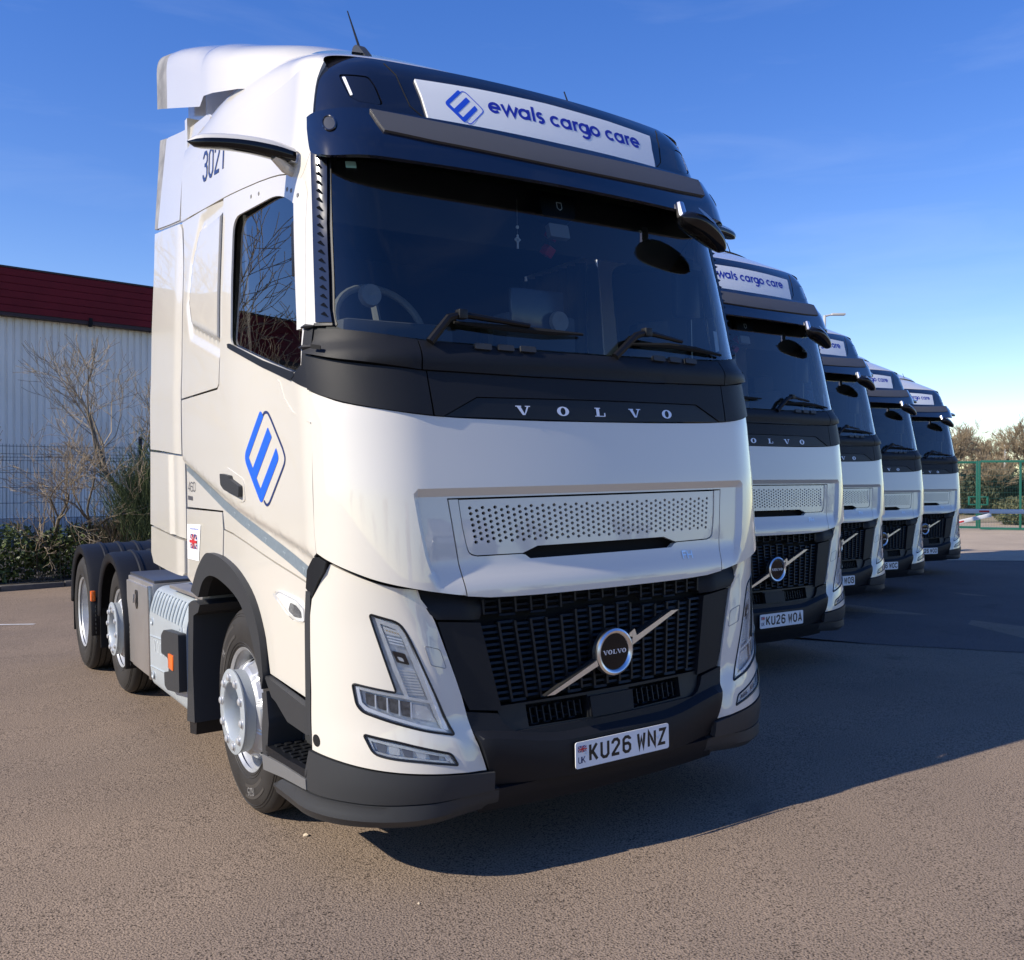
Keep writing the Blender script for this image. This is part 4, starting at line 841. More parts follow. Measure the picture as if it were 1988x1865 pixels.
# ---- interior
mb = MB(); mb.add([F(s,2.20,-.06) for s in np.linspace(-1.1,1.1,15)]+[(x,.62,2.22) for x in np.linspace(-1.05,1.05,15)]+[(x,.75,2.0) for x in np.linspace(-1.05,1.05,15)],[(i+15*j,i+1+15*j,i+16+15*j,i+15+15*j) for j in range(2) for i in range(14)]); dash = mb.build('dashboard', INT, truck)
mb = MB(); mb.cbox((-.95,.55,2.18),(-.38,.78,2.36),.04); mb.cbox((-.12,.50,2.20),(.30,.64,2.44),.02); mb.build('instrument_binnacle', INT, dash)
mb = MB(); mb.cbox((-.10,.485,2.36),(.22,.52,2.56),.015); mb.build('dash_screen', mat('screen_dark',(.03,.035,.05),.15), dash)
mb = MB(); mb.lathe([(0,.055),(-.02,.05),(-.02,.035),(-.01,.0)], (.16,.46,2.40), 20, 'y'); mb.build('dash_speaker', INTL, dash)
wm = Matrix.Translation((-.64,.82,2.38)) @ Matrix.Rotation(rad(62),4,'X')
mb = MB(); mb.tube([tuple(wm @ Vector((.225*math.cos(a),.225*math.sin(a),0))) for a in [i*math.pi/16 for i in range(32)]], .018, 8, closed=True)
for a in (90,210,330): mb.tube([tuple(wm @ Vector((0,0,-.02))), tuple(wm @ Vector((.22*math.cos(rad(a)),.22*math.sin(rad(a)),0)))], .02, 6)
mb.build('steering_wheel', mat('wheel_grey',(.12,.12,.115),.6), truck)
mb = MB(); mb.lathe([(0,.052),(-.03,.046),(-.03,.03),(-.02,0)], (-.86,.46,2.44), 20, 'y'); mb.build('dash_vent', INTL, dash)
for x in (-.64,.62):
    st_ = empty('seat'); st_.parent = truck
    mb = MB(); mb.cbox((x-.27,1.25,1.45),(x+.27,1.75,1.62),.06); mb.build('seat_base', INT, st_)
    mb = MB(); mb.cbox((x-.25,1.62,1.58),(x+.25,1.78,2.45),.06,None); mb.build('backrest', INT, st_)
    mb = MB(); mb.cbox((x-.15,1.63,2.42),(x+.15,1.75,2.62),.05); mb.build('headrest', INT, st_)
mb = MB(); mb.box((-1.14,2.2,1.0),(1.14,2.235,3.6)); mb.build('bunk_wall', INT, truck)
mb = MB(); mb.box((-1.10,.40,3.04),(1.10,2.2,3.06)); mb.build('headlining', INT, truck)
mb = MB(); mb.prism([(.30,3.03),(.62,3.03),(.66,2.80),(.60,2.78)], lambda u, v, d: (d, u, v), -1.05, 1.05); mb.build('overhead_locker', INT, truck)
for sg in (-1,1):
    mb = MB(); n = 40
    for i in range(n+1):
        y = 1.42+.75*i/n; x = sg*(1.08+.025*math.sin(i*1.3)); mb.v += [(x,y,1.3),(x,y,3.0)]
    for i in range(n): mb.f.append((2*i,2*i+1,2*i+3,2*i+2))
    mb.build('curtain', INTC, truck)
    mb = MB(); mb.cbox((sg*1.09-.09,.50,2.50),(sg*1.09+.09,.545,2.74),.012); mb.tube([(sg*1.12,.53,2.2),(sg*1.12,.53,2.52)],.014,6); mb.build('camera_monitor', BLACKP, truck)
mb = MB(); mb.prism(rnd([(-.085,3.02),(.085,3.02),(.08,2.86),(.06,2.835),(-.075,2.825),(-.095,2.85)],.02,3), F, -.03, -.08); cbx = mb.build('camera_box', BLACKP, truck)
mb = MB(); ribbon(mb, subp([(-.012,2.915),(-.012,2.888),(0,2.878),(.012,2.888),(.012,2.915),(-.012,2.915)],.03), .0018, F, -.027); mb.build('camera_mark', LETTER, cbx, fix=False, smooth=0)
mb = MB(); mb.prism(rnd([(-.055,2.82),(.045,2.82),(.045,2.755),(-.055,2.755)],.006,2), F, -.05, -.08); mb.build('toll_tag', INTL, cbx)
pen = empty('pendant'); pen.parent = truck
x0,y0 = -.16,.33
mb = MB(); mb.tube([(x0,y0,2.93),(x0,y0,2.74)], .0015, 4); mb.build('cord', INTL, pen)
mb = MB(); mb.box((x0-.004,y0-.003,2.70),(x0+.004,y0+.003,2.765)); mb.box((x0-.016,y0-.003,2.738),(x0+.016,y0+.003,2.746)); mb.tube([(x0+.011*math.cos(a),y0,2.742+.011*math.sin(a)) for a in [i*math.pi/8 for i in range(16)]],.0025,4,closed=True); mb.lathe([(-.003,.0),(-.003,.008),(.003,.008),(.003,0)],(x0,y0,2.80),10,'y'); mb.build('cross', ORN, pen)
dc = empty('hanging_dice'); dc.parent = truck
mb = MB(); mb.tube([(.06,.36,2.95),(.06,.36,2.80)],.0015,4); mb.tube([(.055,.36,2.95),(.04,.37,2.72)],.0015,4); mb.build('cord', VOID, dc)
for p in ((.06,.36,2.80),(.04,.37,2.72)):
    mb = MB(); mb.cbox((p[0]-.025,p[1]-.025,p[2]-.025),(p[0]+.025,p[1]+.025,p[2]+.025),.006, Matrix.Translation(p) @ Matrix.Rotation(.6,4,(1,1,.3)) @ Matrix.Translation(tuple(-q for q in p))); mb.build('die', mat('dice_red',(.35,.02,.04),.4), dc)
md = mirror_obj(dr)
for ch in list(md.children):
    if ch.name.split('.')[0].startswith(('logo','stripe_marks')): bpy.data.objects.remove(ch)
both(gl)

# ---- wheels
def polar(cx, cy, cz, r0): return lambda u, v, o: (cx-o, cy-(v)*math.sin(u), cz+(v)*math.cos(u))
def wheel(cx, cy, kind, R=.505):
    """cx = outer sidewall plane"""
    w = empty('wheel'); w.parent = truck; c = (cx, cy, R)
    tw = .30
    prof = [(.0-.0,.296),(.012,.31),(.020,.345),(.028,.40),(.020,.445),(.004,.478),(-.012,R-.008),(-.03,R)]
    for g in range(5):
        x0 = -.055-g*.046; prof += [(x0,R),(x0-.002,R-.014),(x0-.010,R-.014),(x0-.012,R)]
    prof += [(-tw+.03,R),(-tw+.012,R-.01),(-tw-.01,.45),(-tw-.02,.40),(-tw,.30)]
    mb = MB(); mb.lathe(prof, c, 72); t = mb.build('tyre', RUBBER, w, smooth=30)
    for rr in (.318,.332,.462,.474):
        mb = MB(); n = 64; x = interp(rr,[.31,.345,.40,.445,.478],[.012,.020,.028,.020,.004]); mb.tube([(cx-x-.001,cy+rr*math.cos(2*math.pi*i/n),R+rr*math.sin(2*math.pi*i/n)) for i in range(n)], .0025, 4, closed=True); mb.build('sidewall_ring', RUBBER, t)
    pf = lambda u, v, o: (cx-interp(v,[.31,.345,.40,.445,.478],[.012,.020,.028,.020,.004])-o-.001, cy-v*math.sin(u)*-1, R+v*math.cos(u))
    if kind == 'front':
        def ring_text(s, ang, vr, h):
            f = lambda u, v, o: pf(ang+u/vr, vr+v, o)
            mb2, _ = text(s, CAP, f, -.03, -h/2, h, .09, .002, sx=1.0, du=(-1,0)); mb2.build('tyre_lettering', mat('tyre_letter',(.16,.155,.15),.6), t, fix=False, smooth=0)
        a_hl = rad(50)
        def arcpatch(a0, a1):
            P_ = [(rad(a0+(a1-a0)*i/16), .425) for i in range(17)]+[(rad(a1+(a0-a1)*i/16), .365) for i in range(17)]
            mb2 = MB(); n = 17
            for i in range(17): mb2.v += [pf(P_[i][0],.43,.0015), pf(P_[i][0],.362,.0015)]
            for i in range(16): mb2.f.append((2*i,2*i+1,2*i+3,2*i+2))
            mb2.build('sidewall_panel', mat('sidewall_satin',(.05,.048,.045),.4), t)
        arcpatch(20,75); arcpatch(180,222)
        ring_text('HL', rad(60), .395, .035); ring_text('R22.5', rad(205), .395, .035)
    xr = -.004
    if kind in ('front','mid'):
        mb = MB(); mb.lathe([(.0,.292),(.008,.300),(.012,.306),(.006,.308),(-.01,.300),(-.02,.288),(-.06,.279),(-.14,.276)], c, 64); mb.build('rim', RIM, w, smooth=40)
        # dished disc with hand holes
        prof_d = lambda v: interp(v,[.19,.205,.225,.25,.268,.278],[.028,.022,.004,-.035,-.08,-.13])
        dome = lambda u, v, o: (cx-prof_d(v)-o, cy+v*math.cos(u), R+v*math.sin(u))
        disc = MB(); n = 80; rows = [.278,.268,.258,.25,.24,.23,.222,.212,.20]
        def hole(u, v):
            k = (u/(2*math.pi)*10) % 1-.5; return (k/.27)**2+((v-.247)/.017)**2 < 1
        hl_ = [[(2*math.pi*(i+.5)/10+.09*math.cos(a), .247+.017*math.sin(a)) for a in [k*math.pi/7 for k in range(14)]] for i in range(10)]
        patch('wheel_disc', dome, [(0,.2785),(2*math.pi,.2785),(2*math.pi,.195),(0,.195)], RIM, w, holes=hl_, off=0, thick=.008, res=.045, hres=.02)
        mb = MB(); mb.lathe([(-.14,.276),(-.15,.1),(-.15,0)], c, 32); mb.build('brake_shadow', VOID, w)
        k = .085 if kind == 'front' else .075; ro = .208
        mb = MB(); mb.lathe([(.0,.185),(.02,.190),(.025,.200),(k-.014,.202),(k-.008,ro),(k-.002,ro),(k,ro-.006),(k,.145),(k-.006,.139),(k-.06,.128),(k-.11,.125)], c, 64); hb = mb.build('hub', HUB, w, smooth=35)
        mb = MB(); mb.lathe([(k-.11,.126),(k-.11,.085),(k-.085,.078),(k-.085,.0)], c, 32); mb.build('hub_core', mat('hub_dark',(.05,.05,.055),.5), hb)
        for i in range(10):
            a = 2*math.pi*(i+.25)/10; p = (cx-k, cy+.1675*math.cos(a), R+.1675*math.sin(a)); mb = MB()
            mb.lathe([(-.002,.026),(.002,.025),(.003,.019),(.010,.018),(.014,.012),(.015,0)], p, 14); mb.build('wheel_nut', NUT, hb, smooth=35)
    else:
        mb = MB(); mb.lathe([(.0,.292),(.008,.300),(.012,.306),(.006,.308),(-.01,.298),(-.02,.286),(-.05,.282),(-.10,.276),(-.13,.262),(-.15,.235),(-.16,.17)], c, 64); mb.build('rim', RIM, w, smooth=40)
        mb = MB(); mb.lathe([(-.16,.171),(-.15,.17),(-.145,.14),(-.06,.125),(-.05,.11),(-.05,0)], c, 40); mb.build('hub', HUB, w, smooth=35)
        for i in range(10):
            a = 2*math.pi*i/10; p = (cx+.152, cy+.155*math.cos(a), R+.155*math.sin(a)); mb = MB(); mb.lathe([(-.002,.022),(.004,.0165),(.022,.0155),(.028,0)], p, 8); mb.build('wheel_nut', NUT, w)
        mb = MB(); mb.lathe([(-.33,.30),(-.32,.42),(-.33,R-.01),(-.37,R),(-.60,R),(-.62,.45),(-.62,.3)], c, 48); mb.build('inner_tyre', RUBBER, w)
    return w
for w_ in (wheel(-1.165,1.318,'front'), wheel(-1.175,4.52,'mid'), wheel(-1.265,5.74,'drive')):
    m_ = bpy.data.objects.new('wheel', None); COL.objects.link(m_); m_.parent = truck
    for ch in list(w_.children): mirror_obj(ch, m_)
# ---- rear wings
def wing(cy, xo, r, a0, a1, tail, cz=.505):
    wg = empty('rear_wing'); wg.parent = truck
    prof = [(xo,-.085),(xo-.012,-.05),(xo-.012,-.012),(xo+.02,0)]
    x = xo+.14; 
    for k in range(4): prof += [(x,0.0),(x+.008,.012),(x+.030,.012),(x+.038,0.0)]; x += .145
    prof += [(xo+.68,0)]
    path = []
    n = 26
    for i in range(n+1):
        a = rad(a0+(a1-a0)*i/n); path.append(((cy+r*math.cos(a)), cz+r*math.sin(a), math.cos(a), math.sin(a)))
    if tail:
        y, z, c, s = path[-1]; path.append((y-.0-.01, z-tail, c, s))
    mb = MB(); L = len(prof)
    for y, z, c, s in path:
        for px, pr in prof: mb.v.append((px, y+pr*c, z+pr*s))
    for j in range(len(path)-1):
        for i in range(L-1): mb.f.append((j*L+i, j*L+i+1, (j+1)*L+i+1, (j+1)*L+i))
    o = mb.build('wing_shell', DARK, wg, smooth=35)
    sol = o.modifiers.new('shell', 'SOLIDIFY'); sol.thickness = .012; sol.offset = -1
    dg = bpy.context.evaluated_depsgraph_get(); me = bpy.data.meshes.new_from_object(o.evaluated_get(dg)); o.modifiers.clear(); o.data = me
    mb = MB(); mb.box((xo+.01,cy+r+.0-.02,.27),(xo+.66,cy+r+.0,.62)) ; mb.build('wing_flap', BLACKP, wg)
    mb = MB()
    for i in range(9): mb.tube([(xo+.02,cy-r+.0,.62-i*.036),(xo+.02,cy-r+.0,.60-i*.036)],.006,4)
    mb.build('spray_brush', BLACKP, wg, kind='stuff')
    m_ = bpy.data.objects.new('rear_wing', None); COL.objects.link(m_); m_.parent = truck
    for ch in list(wg.children): mirror_obj(ch, m_)
    return wg
wing(4.52, -1.25, .60, 4, 172, .30); wing(5.76, -1.285, .60, 4, 172, .22)
both(MB().cbox((-1.305,5.13,.66),(-1.27,5.19,.745),.006).build('marker_lamp', ORANGE, truck))
# ---- chassis rails, axle beams, fifth wheel
for sg in (-1,1): MB().cbox((sg*.42-.04,1.0,.62),(sg*.42+.04,6.5,.90),.012).build('chassis_rail', BLACKP, truck)
for y in (1.318,4.52,5.74): MB().tube([(-1.0,y,.505),(1.0,y,.505)],.07,10).build('axle', BLACKP, truck)
MB().cbox((-.5,4.75,.92),(.5,5.55,1.08),.03).build('fifth_wheel', mat('fifth_wheel_steel',(.06,.055,.05),.5,metal=.6), truck)
# ---- steel locker
lk = MB().cbox((-1.215,3.21,.32),(-.62,4.02,.965),.008).build('steel_locker', STEEL, truck, smooth=30)
MB().cbox((-1.232,3.25,.345),(-1.214,4.0,.935),.006).build('locker_door', STEEL, lk)
MB().cbox((-1.24,3.215,.33),(-1.20,3.252,.95),.004).build('locker_edge', mat('brushed_edge',(.6,.6,.58),.3,metal=1.), lk)
mb = MB(); mb.prism(rnd([(3.68,.89),(3.60,.89),(3.60,.79),(3.64,.75),(3.68,.79)],.02,4), lambda u, v, d: (-1.232-d, u, v), 0, .006); lt = mb.build('locker_latch', mat('latch_black',(.02,.02,.02),.3), lk)
MB().tube([(-1.24,3.64,.86),(-1.246,3.64,.80)],.014,8).build('latch_handle', CHROME, lt)
MB().cbox((-1.20,3.23,.966),(-.62,4.03,.985),.004).build('locker_lid', mat('locker_lid_grey',(.10,.105,.12),.35,metal=.5), lk)
# ---- side tank
tk_p = rnd([(-1.235,.30),(-1.25,.42),(-1.25,.80),(-1.20,.955),(-.62,.985),(-.62,.28)],[.06,.03,.05,.06,.02,.05],5)
mb = MB(); mb.prism(tk_p, lambda u, v, d: (u, d, v), 2.19, 3.15); tk = mb.build('side_tank', TANK, truck, smooth=30)
for i in range(11):
    y = 2.30+i*.078; MB().tube([(-1.250,y,.80),(-1.246,y,.83),(-1.228,y,.89),(-1.205,y,.935)],.005,6).build('tank_rib', TANK, tk)
for z in (.66,.46): MB().tube([(-1.2505,2.21,z),(-1.2505,2.75,z-.0),(-1.2505,3.13,z-.02)],.006,6).build('tank_crease', TANK, tk)
for y, z in ((3.07,.74),(3.07,.39),(2.30,.77)): MB().lathe([(0,.028),(.006,.026),(.008,.02),(.003,.014),(.003,0)],(-1.25,y,z),16).build('tank_bolt', HUB, tk)
slab_text('VOLVO', lambda u, v, o: (-1.2515-o, 3.0-u, v), -.0, .555, .075, .0, .085, .75).build('embossed_lettering', mat('emboss_light',(.55,.60,.63),.35), tk, fix=False, smooth=0)
mb = MB(); mb.cbox((-1.20,2.02,.975),(-.7,2.80,1.0),.008, None); mb.build('tank_top_plate', STEEL, tk)
mb = MB(); mb.prism(rnd([(2.19,.775),(2.55,.755),(2.62,.715),(2.62,.605),(2.47,.60),(2.44,.575),(2.44,.52),(2.56,.50),(2.55,.42),(2.48,.405),(2.19,.44)],.015,3), lambda u, v, d: (-1.25-d, u, v), 0, .045); br = mb.build('side_bumper', DARK2, truck, smooth=30)
MB().cbox((-1.303,2.31,.545),(-1.25,2.425,.635),.008).build('marker_lamp', ORANGE, br)

# ================================================================== the row of trucks
QT = Matrix(((.99987,9e-5,-.01642),(9e-5,.99994,.01071),(.01642,-.01071,.99981)))
ROW = [(0,0,0,0,'KU26 WNZ','nearest and largest white tractor unit, registration KU26 WNZ, whole side in view'),
 (3.326,2.005,.005,.64,'KU26 WOA','white tractor unit with registration KU26 WOA, right behind the nearest one'),
 (6.536,3.896,-.067,-2.33,'KU26 WOB','white tractor unit in the middle of the row, only B of its plate visible'),
 (9.67,5.468,-.183,-6.83,'KU26 WOC','white tractor unit second from the far end, plate ending WOC'),
 (13.019,6.942,-.208,-10.0,'KU26 WOD','last white tractor unit of the row beside the green gate, plate ending WOD')]
truck['category'] = 'truck'
def set_reg(t, reg):
    for ch in t.children:
        if ch.name.split('.')[0] == 'number_plate':
            for g in ch.children:
                if g.name.split('.')[0] == 'registration':
                    mb = reg_text(reg); me = bpy.data.meshes.new('registration'); me.from_pydata(mb.v, [], mb.f); me.materials.append(INKB); g.data = me
PITCH = Matrix.Rotation(-.0107, 4, 'X')
for i, (x, y, z, yaw, reg, lab) in enumerate(ROW):
    t = truck if i == 0 else copy_tree(truck)
    if i: set_reg(t, reg); t.matrix_world = Matrix.Translation((x,y,z)) @ Matrix.Rotation(rad(yaw),4,'Z')
    else: t.matrix_world = QT.to_4x4()
    tag(t, lab, 'truck', 'white tractor units parked in a row')

# ================================================================== ground
GX = [-1.3,0,1.3,1.9,4.7,5.1,7.9,8.3,11.0,11.6,14.5,20]; GZ = [-.0213,0,.0213,.027,.027,-.025,-.025,-.125,-.125,-.134,-.134,-.14]
GX = [-30]+GX; GZ = [-.05]+GZ
def ground_z(x, y): return interp(x, GX, GZ)-.0107*max(-12, min(26, y))
def sheet(name, xs, ys, m, dz=0., label=None, kind='structure'):
    mb = MB(); nx = len(xs)
    for y in ys:
        for x in xs: mb.v.append((x, y, ground_z(x, y)+dz))
    for j in range(len(ys)-1):
        for i in range(nx-1): mb.f.append((j*nx+i, j*nx+i+1, (j+1)*nx+i+1, (j+1)*nx+i))
    return mb.build(name, m, None, fix=False, smooth=60, kind=kind)
def asphalt(name, c0, c1, stone=1.0):
    m = bpy.data.materials.new(name); m.use_nodes = True; n = m.node_tree; p = n.nodes['Principled BSDF']; L = n.links.new
    tc = n.nodes.new('ShaderNodeTexCoord'); v = n.nodes.new('ShaderNodeTexVoronoi'); v.inputs['Scale'].default_value = 120*stone; v.inputs['Randomness'].default_value = 1
    no = n.nodes.new('ShaderNodeTexNoise'); no.inputs['Scale'].default_value = 125*stone; no.inputs['Detail'].default_value = 3; no.inputs['Roughness'].default_value = .65
    big = n.nodes.new('ShaderNodeTexNoise'); big.inputs['Scale'].default_value = .55; big.inputs['Detail'].default_value = 6; big.inputs['Roughness'].default_value = .6
    for q in (v, no, big): L(tc.outputs['Object'], q.inputs['Vector'])
    r = n.nodes.new('ShaderNodeValToRGB'); r.color_ramp.elements[0].position = .36; r.color_ramp.elements[1].position = .50; r.color_ramp.elements[0].color = (*c0,1); r.color_ramp.elements[1].color = (*c1,1)
    L(no.outputs[0], r.inputs[0])
    r2 = n.nodes.new('ShaderNodeValToRGB'); r2.color_ramp.elements[0].position = .3; r2.color_ramp.elements[1].position = .72; r2.color_ramp.elements[0].color = (.84,.83,.84,1); r2.color_ramp.elements[1].color = (1.1,1.07,1.04,1)
    L(big.outputs[0], r2.inputs[0])
    mx = n.nodes.new('ShaderNodeMix'); mx.data_type = 'RGBA'; mx.blend_type = 'MULTIPLY'; mx.inputs['Factor'].default_value = 1; L(r.outputs[0], mx.inputs['A']); L(r2.outputs[0], mx.inputs['B'])
    # oil spots and patches
    sp = n.nodes.new('ShaderNodeTexNoise'); sp.inputs['Scale'].default_value = 1.7; sp.inputs['Detail'].default_value = 3; L(tc.outputs['Object'], sp.inputs['Vector'])
    r3 = n.nodes.new('ShaderNodeValToRGB'); r3.color_ramp.elements[0].position = .66; r3.color_ramp.elements[1].position = .76; r3.color_ramp.elements[0].color = (1,1,1,1); r3.color_ramp.elements[1].color = (.72,.72,.74,1); L(sp.outputs[0], r3.inputs[0])
    m3 = n.nodes.new('ShaderNodeMix'); m3.data_type = 'RGBA'; m3.blend_type = 'MULTIPLY'; m3.inputs['Factor'].default_value = 1; L(mx.outputs['Result'], m3.inputs['A']); L(r3.outputs[0], m3.inputs['B'])
    L(m3.outputs['Result'], p.inputs['Base Color']); p.inputs['Roughness'].default_value = .9; p.inputs['Specular IOR Level'].default_value = .15
    mt = n.nodes.new('ShaderNodeMath'); mt.operation = 'MULTIPLY_ADD'; L(v.outputs['Distance'], mt.inputs[0]); mt.inputs[1].default_value = -.9; L(no.outputs[0], mt.inputs[2])
    b = n.nodes.new('ShaderNodeBump'); b.inputs['Strength'].default_value = .8; b.inputs['Distance'].default_value = .004; L(mt.outputs[0], b.inputs['Height']); L(b.outputs[0], p.inputs['Normal'])
    MATS[name] = m; return m
ASPH = asphalt('worn_asphalt', (.030,.023,.017), (.275,.215,.163)); ROAD = asphalt('older_asphalt', (.035,.03,.03), (.15,.132,.125))
xs = [-900,-300,-120,-70]+[x*1.0 for x in np.arange(-45,60.1,.5)]+[90,150,300,900]; ys = [-900,-300,-120,-60]+[y*1.0 for y in np.arange(-30,60.1,.5)]+[90,150,300,900]
sheet('ground', xs, ys, ASPH)
def gpoly(name, pts, m, dz, kind='structure', h=.6):
    fn = lambda u, v, o: (u, v, ground_z(u, v)+dz+o); o = patch(name, fn, pts, m, None, thick=0, res=h, kind=kind); return o
gpoly('road', [(4.7,3.62),(6.3,1.35),(9,-3),(40,-20),(60,0),(60,40),(30,40),(16,20),(9,12),(5.2,6.5)], ROAD, .004, h=1.5)
# painted lines
PAINT = mat('road_paint', (.55,.54,.52), .7, var=.3, vscale=12)
def ln(a, b, w, dz=.009):
    d = (Vector(b)-Vector(a)).normalized(); n = Vector((-d.y,d.x))*w/2; A, B_ = Vector(a), Vector(b); gpoly('road_marking', [tuple(A+n),tuple(A-n),tuple(B_-n),tuple(B_+n)], PAINT, dz, h=.5)
ln((-3.0,9.9),(-1.35,8.95),.07,.005)
ln((18.2,8.3),(24.5,6.0),.10); ln((14.6,5.4),(16.4,4.75),.10); ln((19.6,10.2),(25,8.2),.10); ln((15.6,3.3),(19.2,1.6),.09)

# ================================================================== left: kerb, verge, fence, building, shrubs
def along(p0, d, t, n=0.): return (p0[0]+d[0]*t-d[1]*n, p0[1]+d[1]*t+d[0]*n)
KD = (math.cos(rad(4)), math.sin(rad(4))); K0 = (-1.4,13.05)
CONC = mat('kerb_concrete', (.075,.07,.065), .85, bump=.4, bscale=60, var=.25, vscale=8)
kerb = empty('kerb', (-30,11,0)); kerb.location = (0,0,0); tag(kerb, 'dark concrete kerb along the planted verge by the fence', 'kerb')
kme = None
for i in range(-24,26):
    a = along(K0, KD, i*.92); z = ground_z(*a); o = None
    if kme is None:
        o = MB().cbox((0,0,-.1),(.91,.14,.09),.015).build('kerb_stone', CONC, kerb); kme = o.data
    else: o = link('kerb_stone', kme, CONC, kerb)
    o.location = (a[0],a[1],z); o.rotation_euler = (0,0,rad(4)+random.uniform(-.004,.004))
SOIL = mat('verge_soil', (.06,.05,.035), .95, bump=.8, bscale=25, var=.4, vscale=5)
va, vb = along(K0,KD,-24,.14), along(K0,KD,24,.14); vc, vd = along(K0,KD,24,13.6), along(K0,KD,-24,13.6)
gpoly('verge', [va,vb,vc,vd], SOIL, .09, h=1.2)
# building
BD = (math.cos(rad(11)), math.sin(rad(11))); B0 = (-.42,26.4)
bld = empty('warehouse', (0,0,0), 'pale ribbed metal warehouse with deep maroon fascia behind the mesh fence', 'building')
WALL = mat('ribbed_wall', (.84,.78,.70), .5, metal=.1, var=.10, vscale=.7); MAROON = mat('maroon_fascia', (.15,.016,.022), .6, spec=.1, var=.12, vscale=1.5)
mb = MB(); cs = []
T0, T1 = -48., 16.; k = T0
while k < T1:
    cs += [(k,0),(k+.115,0),(k+.14,.04),(k+.175,.04),(k+.20,0)]; k += .20
for t, d in cs:
    a = along(B0, BD, t, d); mb.v += [(a[0],a[1],-.2),(a[0],a[1],6.45)]
for i in range(len(cs)-1): mb.f.append((2*i,2*i+2,2*i+3,2*i+1))
mb.build('ribbed_wall', WALL, bld, fix=False, smooth=0)
bx = Matrix.Translation((B0[0],B0[1],0)) @ Matrix.Rotation(rad(11),4,'Z')
for i in range(6):
    MB().prism([(-.32,6.22+i*.205),(-.30-.02,6.22+i*.205+.175),(-.295,6.22+i*.205+.205),(0,6.22+i*.205+.205),(0,6.22+i*.205)], lambda u, v, d: tuple(bx @ Vector((d,u,v))), T0, T1).build('fascia_board', MAROON, bld, smooth=20)
MB().box((T0,-.33,7.45),(T1,.3,7.50),bx).build('fascia_cap', mat('cap_dark',(.02,.012,.015),.5), bld)
MB().box((T0,-.30,6.12),(T1,0,6.215),bx).build('eaves_soffit', mat('soffit',(.03,.01,.014),.6), bld)
MB().cbox((-1.7+4.0,-.36,6.05),(-1.6+4.0,-.20,6.30),.02,bx).build('floodlight', VOID, bld)
MB().box((T0,.05,-.3),(T1,25,7.4),bx).build('warehouse_body', mat('roof_dark',(.1,.1,.1),.7), bld)
MB().cbox((T0,-.12,-.25),(T1,.02,.42),.01,bx).build('plinth', mat('plinth_pale',(.42,.41,.40),.8,var=.15,vscale=2), bld)
# mesh fence
FEN = mat('fence_black', (.012,.014,.016), .45)
F0 = along(K0, KD, 0, 2.6); fence = empty('mesh_fence', (0,0,0), 'black welded mesh fence panels standing in front of the warehouse', 'fence')
pm = None; FH_ = 2.35; PW = 2.5
mbp = MB()
n = int(PW/.056)
for i in range(n+1):
    x = PW*i/n
    mbp.tube([(x,0,.05),(x,0,.62),(x,-.045,.67),(x,0,.72),(x,0,2.05),(x,-.05,2.11),(x,0,2.17),(x,0,FH_)], .0036, 4, cap=False)
for z in (.1,.62,.72,1.0,1.28,1.56,1.83,2.05,2.17,FH_-.04): mbp.tube([(0,.006,z),(PW,.006,z)], .0045, 4, cap=False)
mbp.tube([(0,-.045,.67),(PW,-.045,.67)], .0045, 4); mbp.tube([(0,-.05,2.11),(PW,-.05,2.11)], .0045, 4)
pan = None
for i in range(-9,7):
    a = along(F0, KD, i*PW+.3); z = ground_z(*a)+.05
    if pan is None: pan = mbp.build('wire_mesh', FEN, fence, smooth=0, kind='stuff'); o = pan
    else: o = link('wire_mesh', pan.data, FEN, fence, kind='stuff')
    o.location = (a[0],a[1],z); o.rotation_euler = (0,0,rad(4))
    if i == -9: pp = MB().cbox((-.03,.012,-.1),(.03,.07,2.5),.006).build('post', FEN, fence); po = pp
    else: po = link('post', pp.data, FEN, fence)
    po.location = (a[0],a[1],z); po.rotation_euler = (0,0,rad(4))

# ------------------------------------------------------------------ plants
def tree_mesh(seed, height, r0, depth, spread=.5, kids=(3,4), bend=.22, up=.12, first=.3, shrink=.68, twig=.004, stems=1, maxseg=9000):
    rg = random.Random(seed); mb = MB(); tw = MB(); cnt = [0]
    def grow(p, d, L, r, k):
        if cnt[0] > maxseg: return
        n = 4 if k < 2 else 3; pts = [p]; rs = [r]; q = p.copy(); dd = d.copy(); nodes = []
        r1 = max(twig, r*(.62 if k < depth else .4))
        for i in range(n):
            dd = (dd+Vector((rg.gauss(0,bend),rg.gauss(0,bend),rg.gauss(0,bend*.8)+up))).normalized(); q = q+dd*L/n; pts.append(q.copy()); rs.append(r+(r1-r)*(i+1)/n); nodes.append((q.copy(), dd.copy(), rs[-1])); cnt[0] += 1
        (mb if k < 2 else tw).tube(pts, rs, 6 if k < 2 else 3, cap=False)
        if k >= depth: return
        m = rg.randint(*kids)
        for j in range(m):
            t = first+(1-first)*(j+rg.random())/m; i = min(n-1, int(t*n)); b, bd, br = nodes[i]
            ax = Vector((rg.gauss(0,1),rg.gauss(0,1),rg.gauss(0,.6))).normalized(); nd = (bd+ax*spread*rg.uniform(.7,1.5)).normalized()
            grow(b, nd, L*shrink*rg.uniform(.7,1.15), max(twig, br*.62), k+1)
        b, bd, br = nodes[-1]; grow(b, bd, L*shrink*.9, max(twig, br*.85), k+1)
    for s in range(stems):
        d = Vector((rg.gauss(0,.28 if stems > 1 else .05),rg.gauss(0,.28 if stems > 1 else .05),1)).normalized(); grow(Vector((rg.gauss(0,.12) if stems > 1 else 0, rg.gauss(0,.12) if stems > 1 else 0, -.05)), d, height*.36, r0*rg.uniform(.7,1), 0)
    return mb, tw
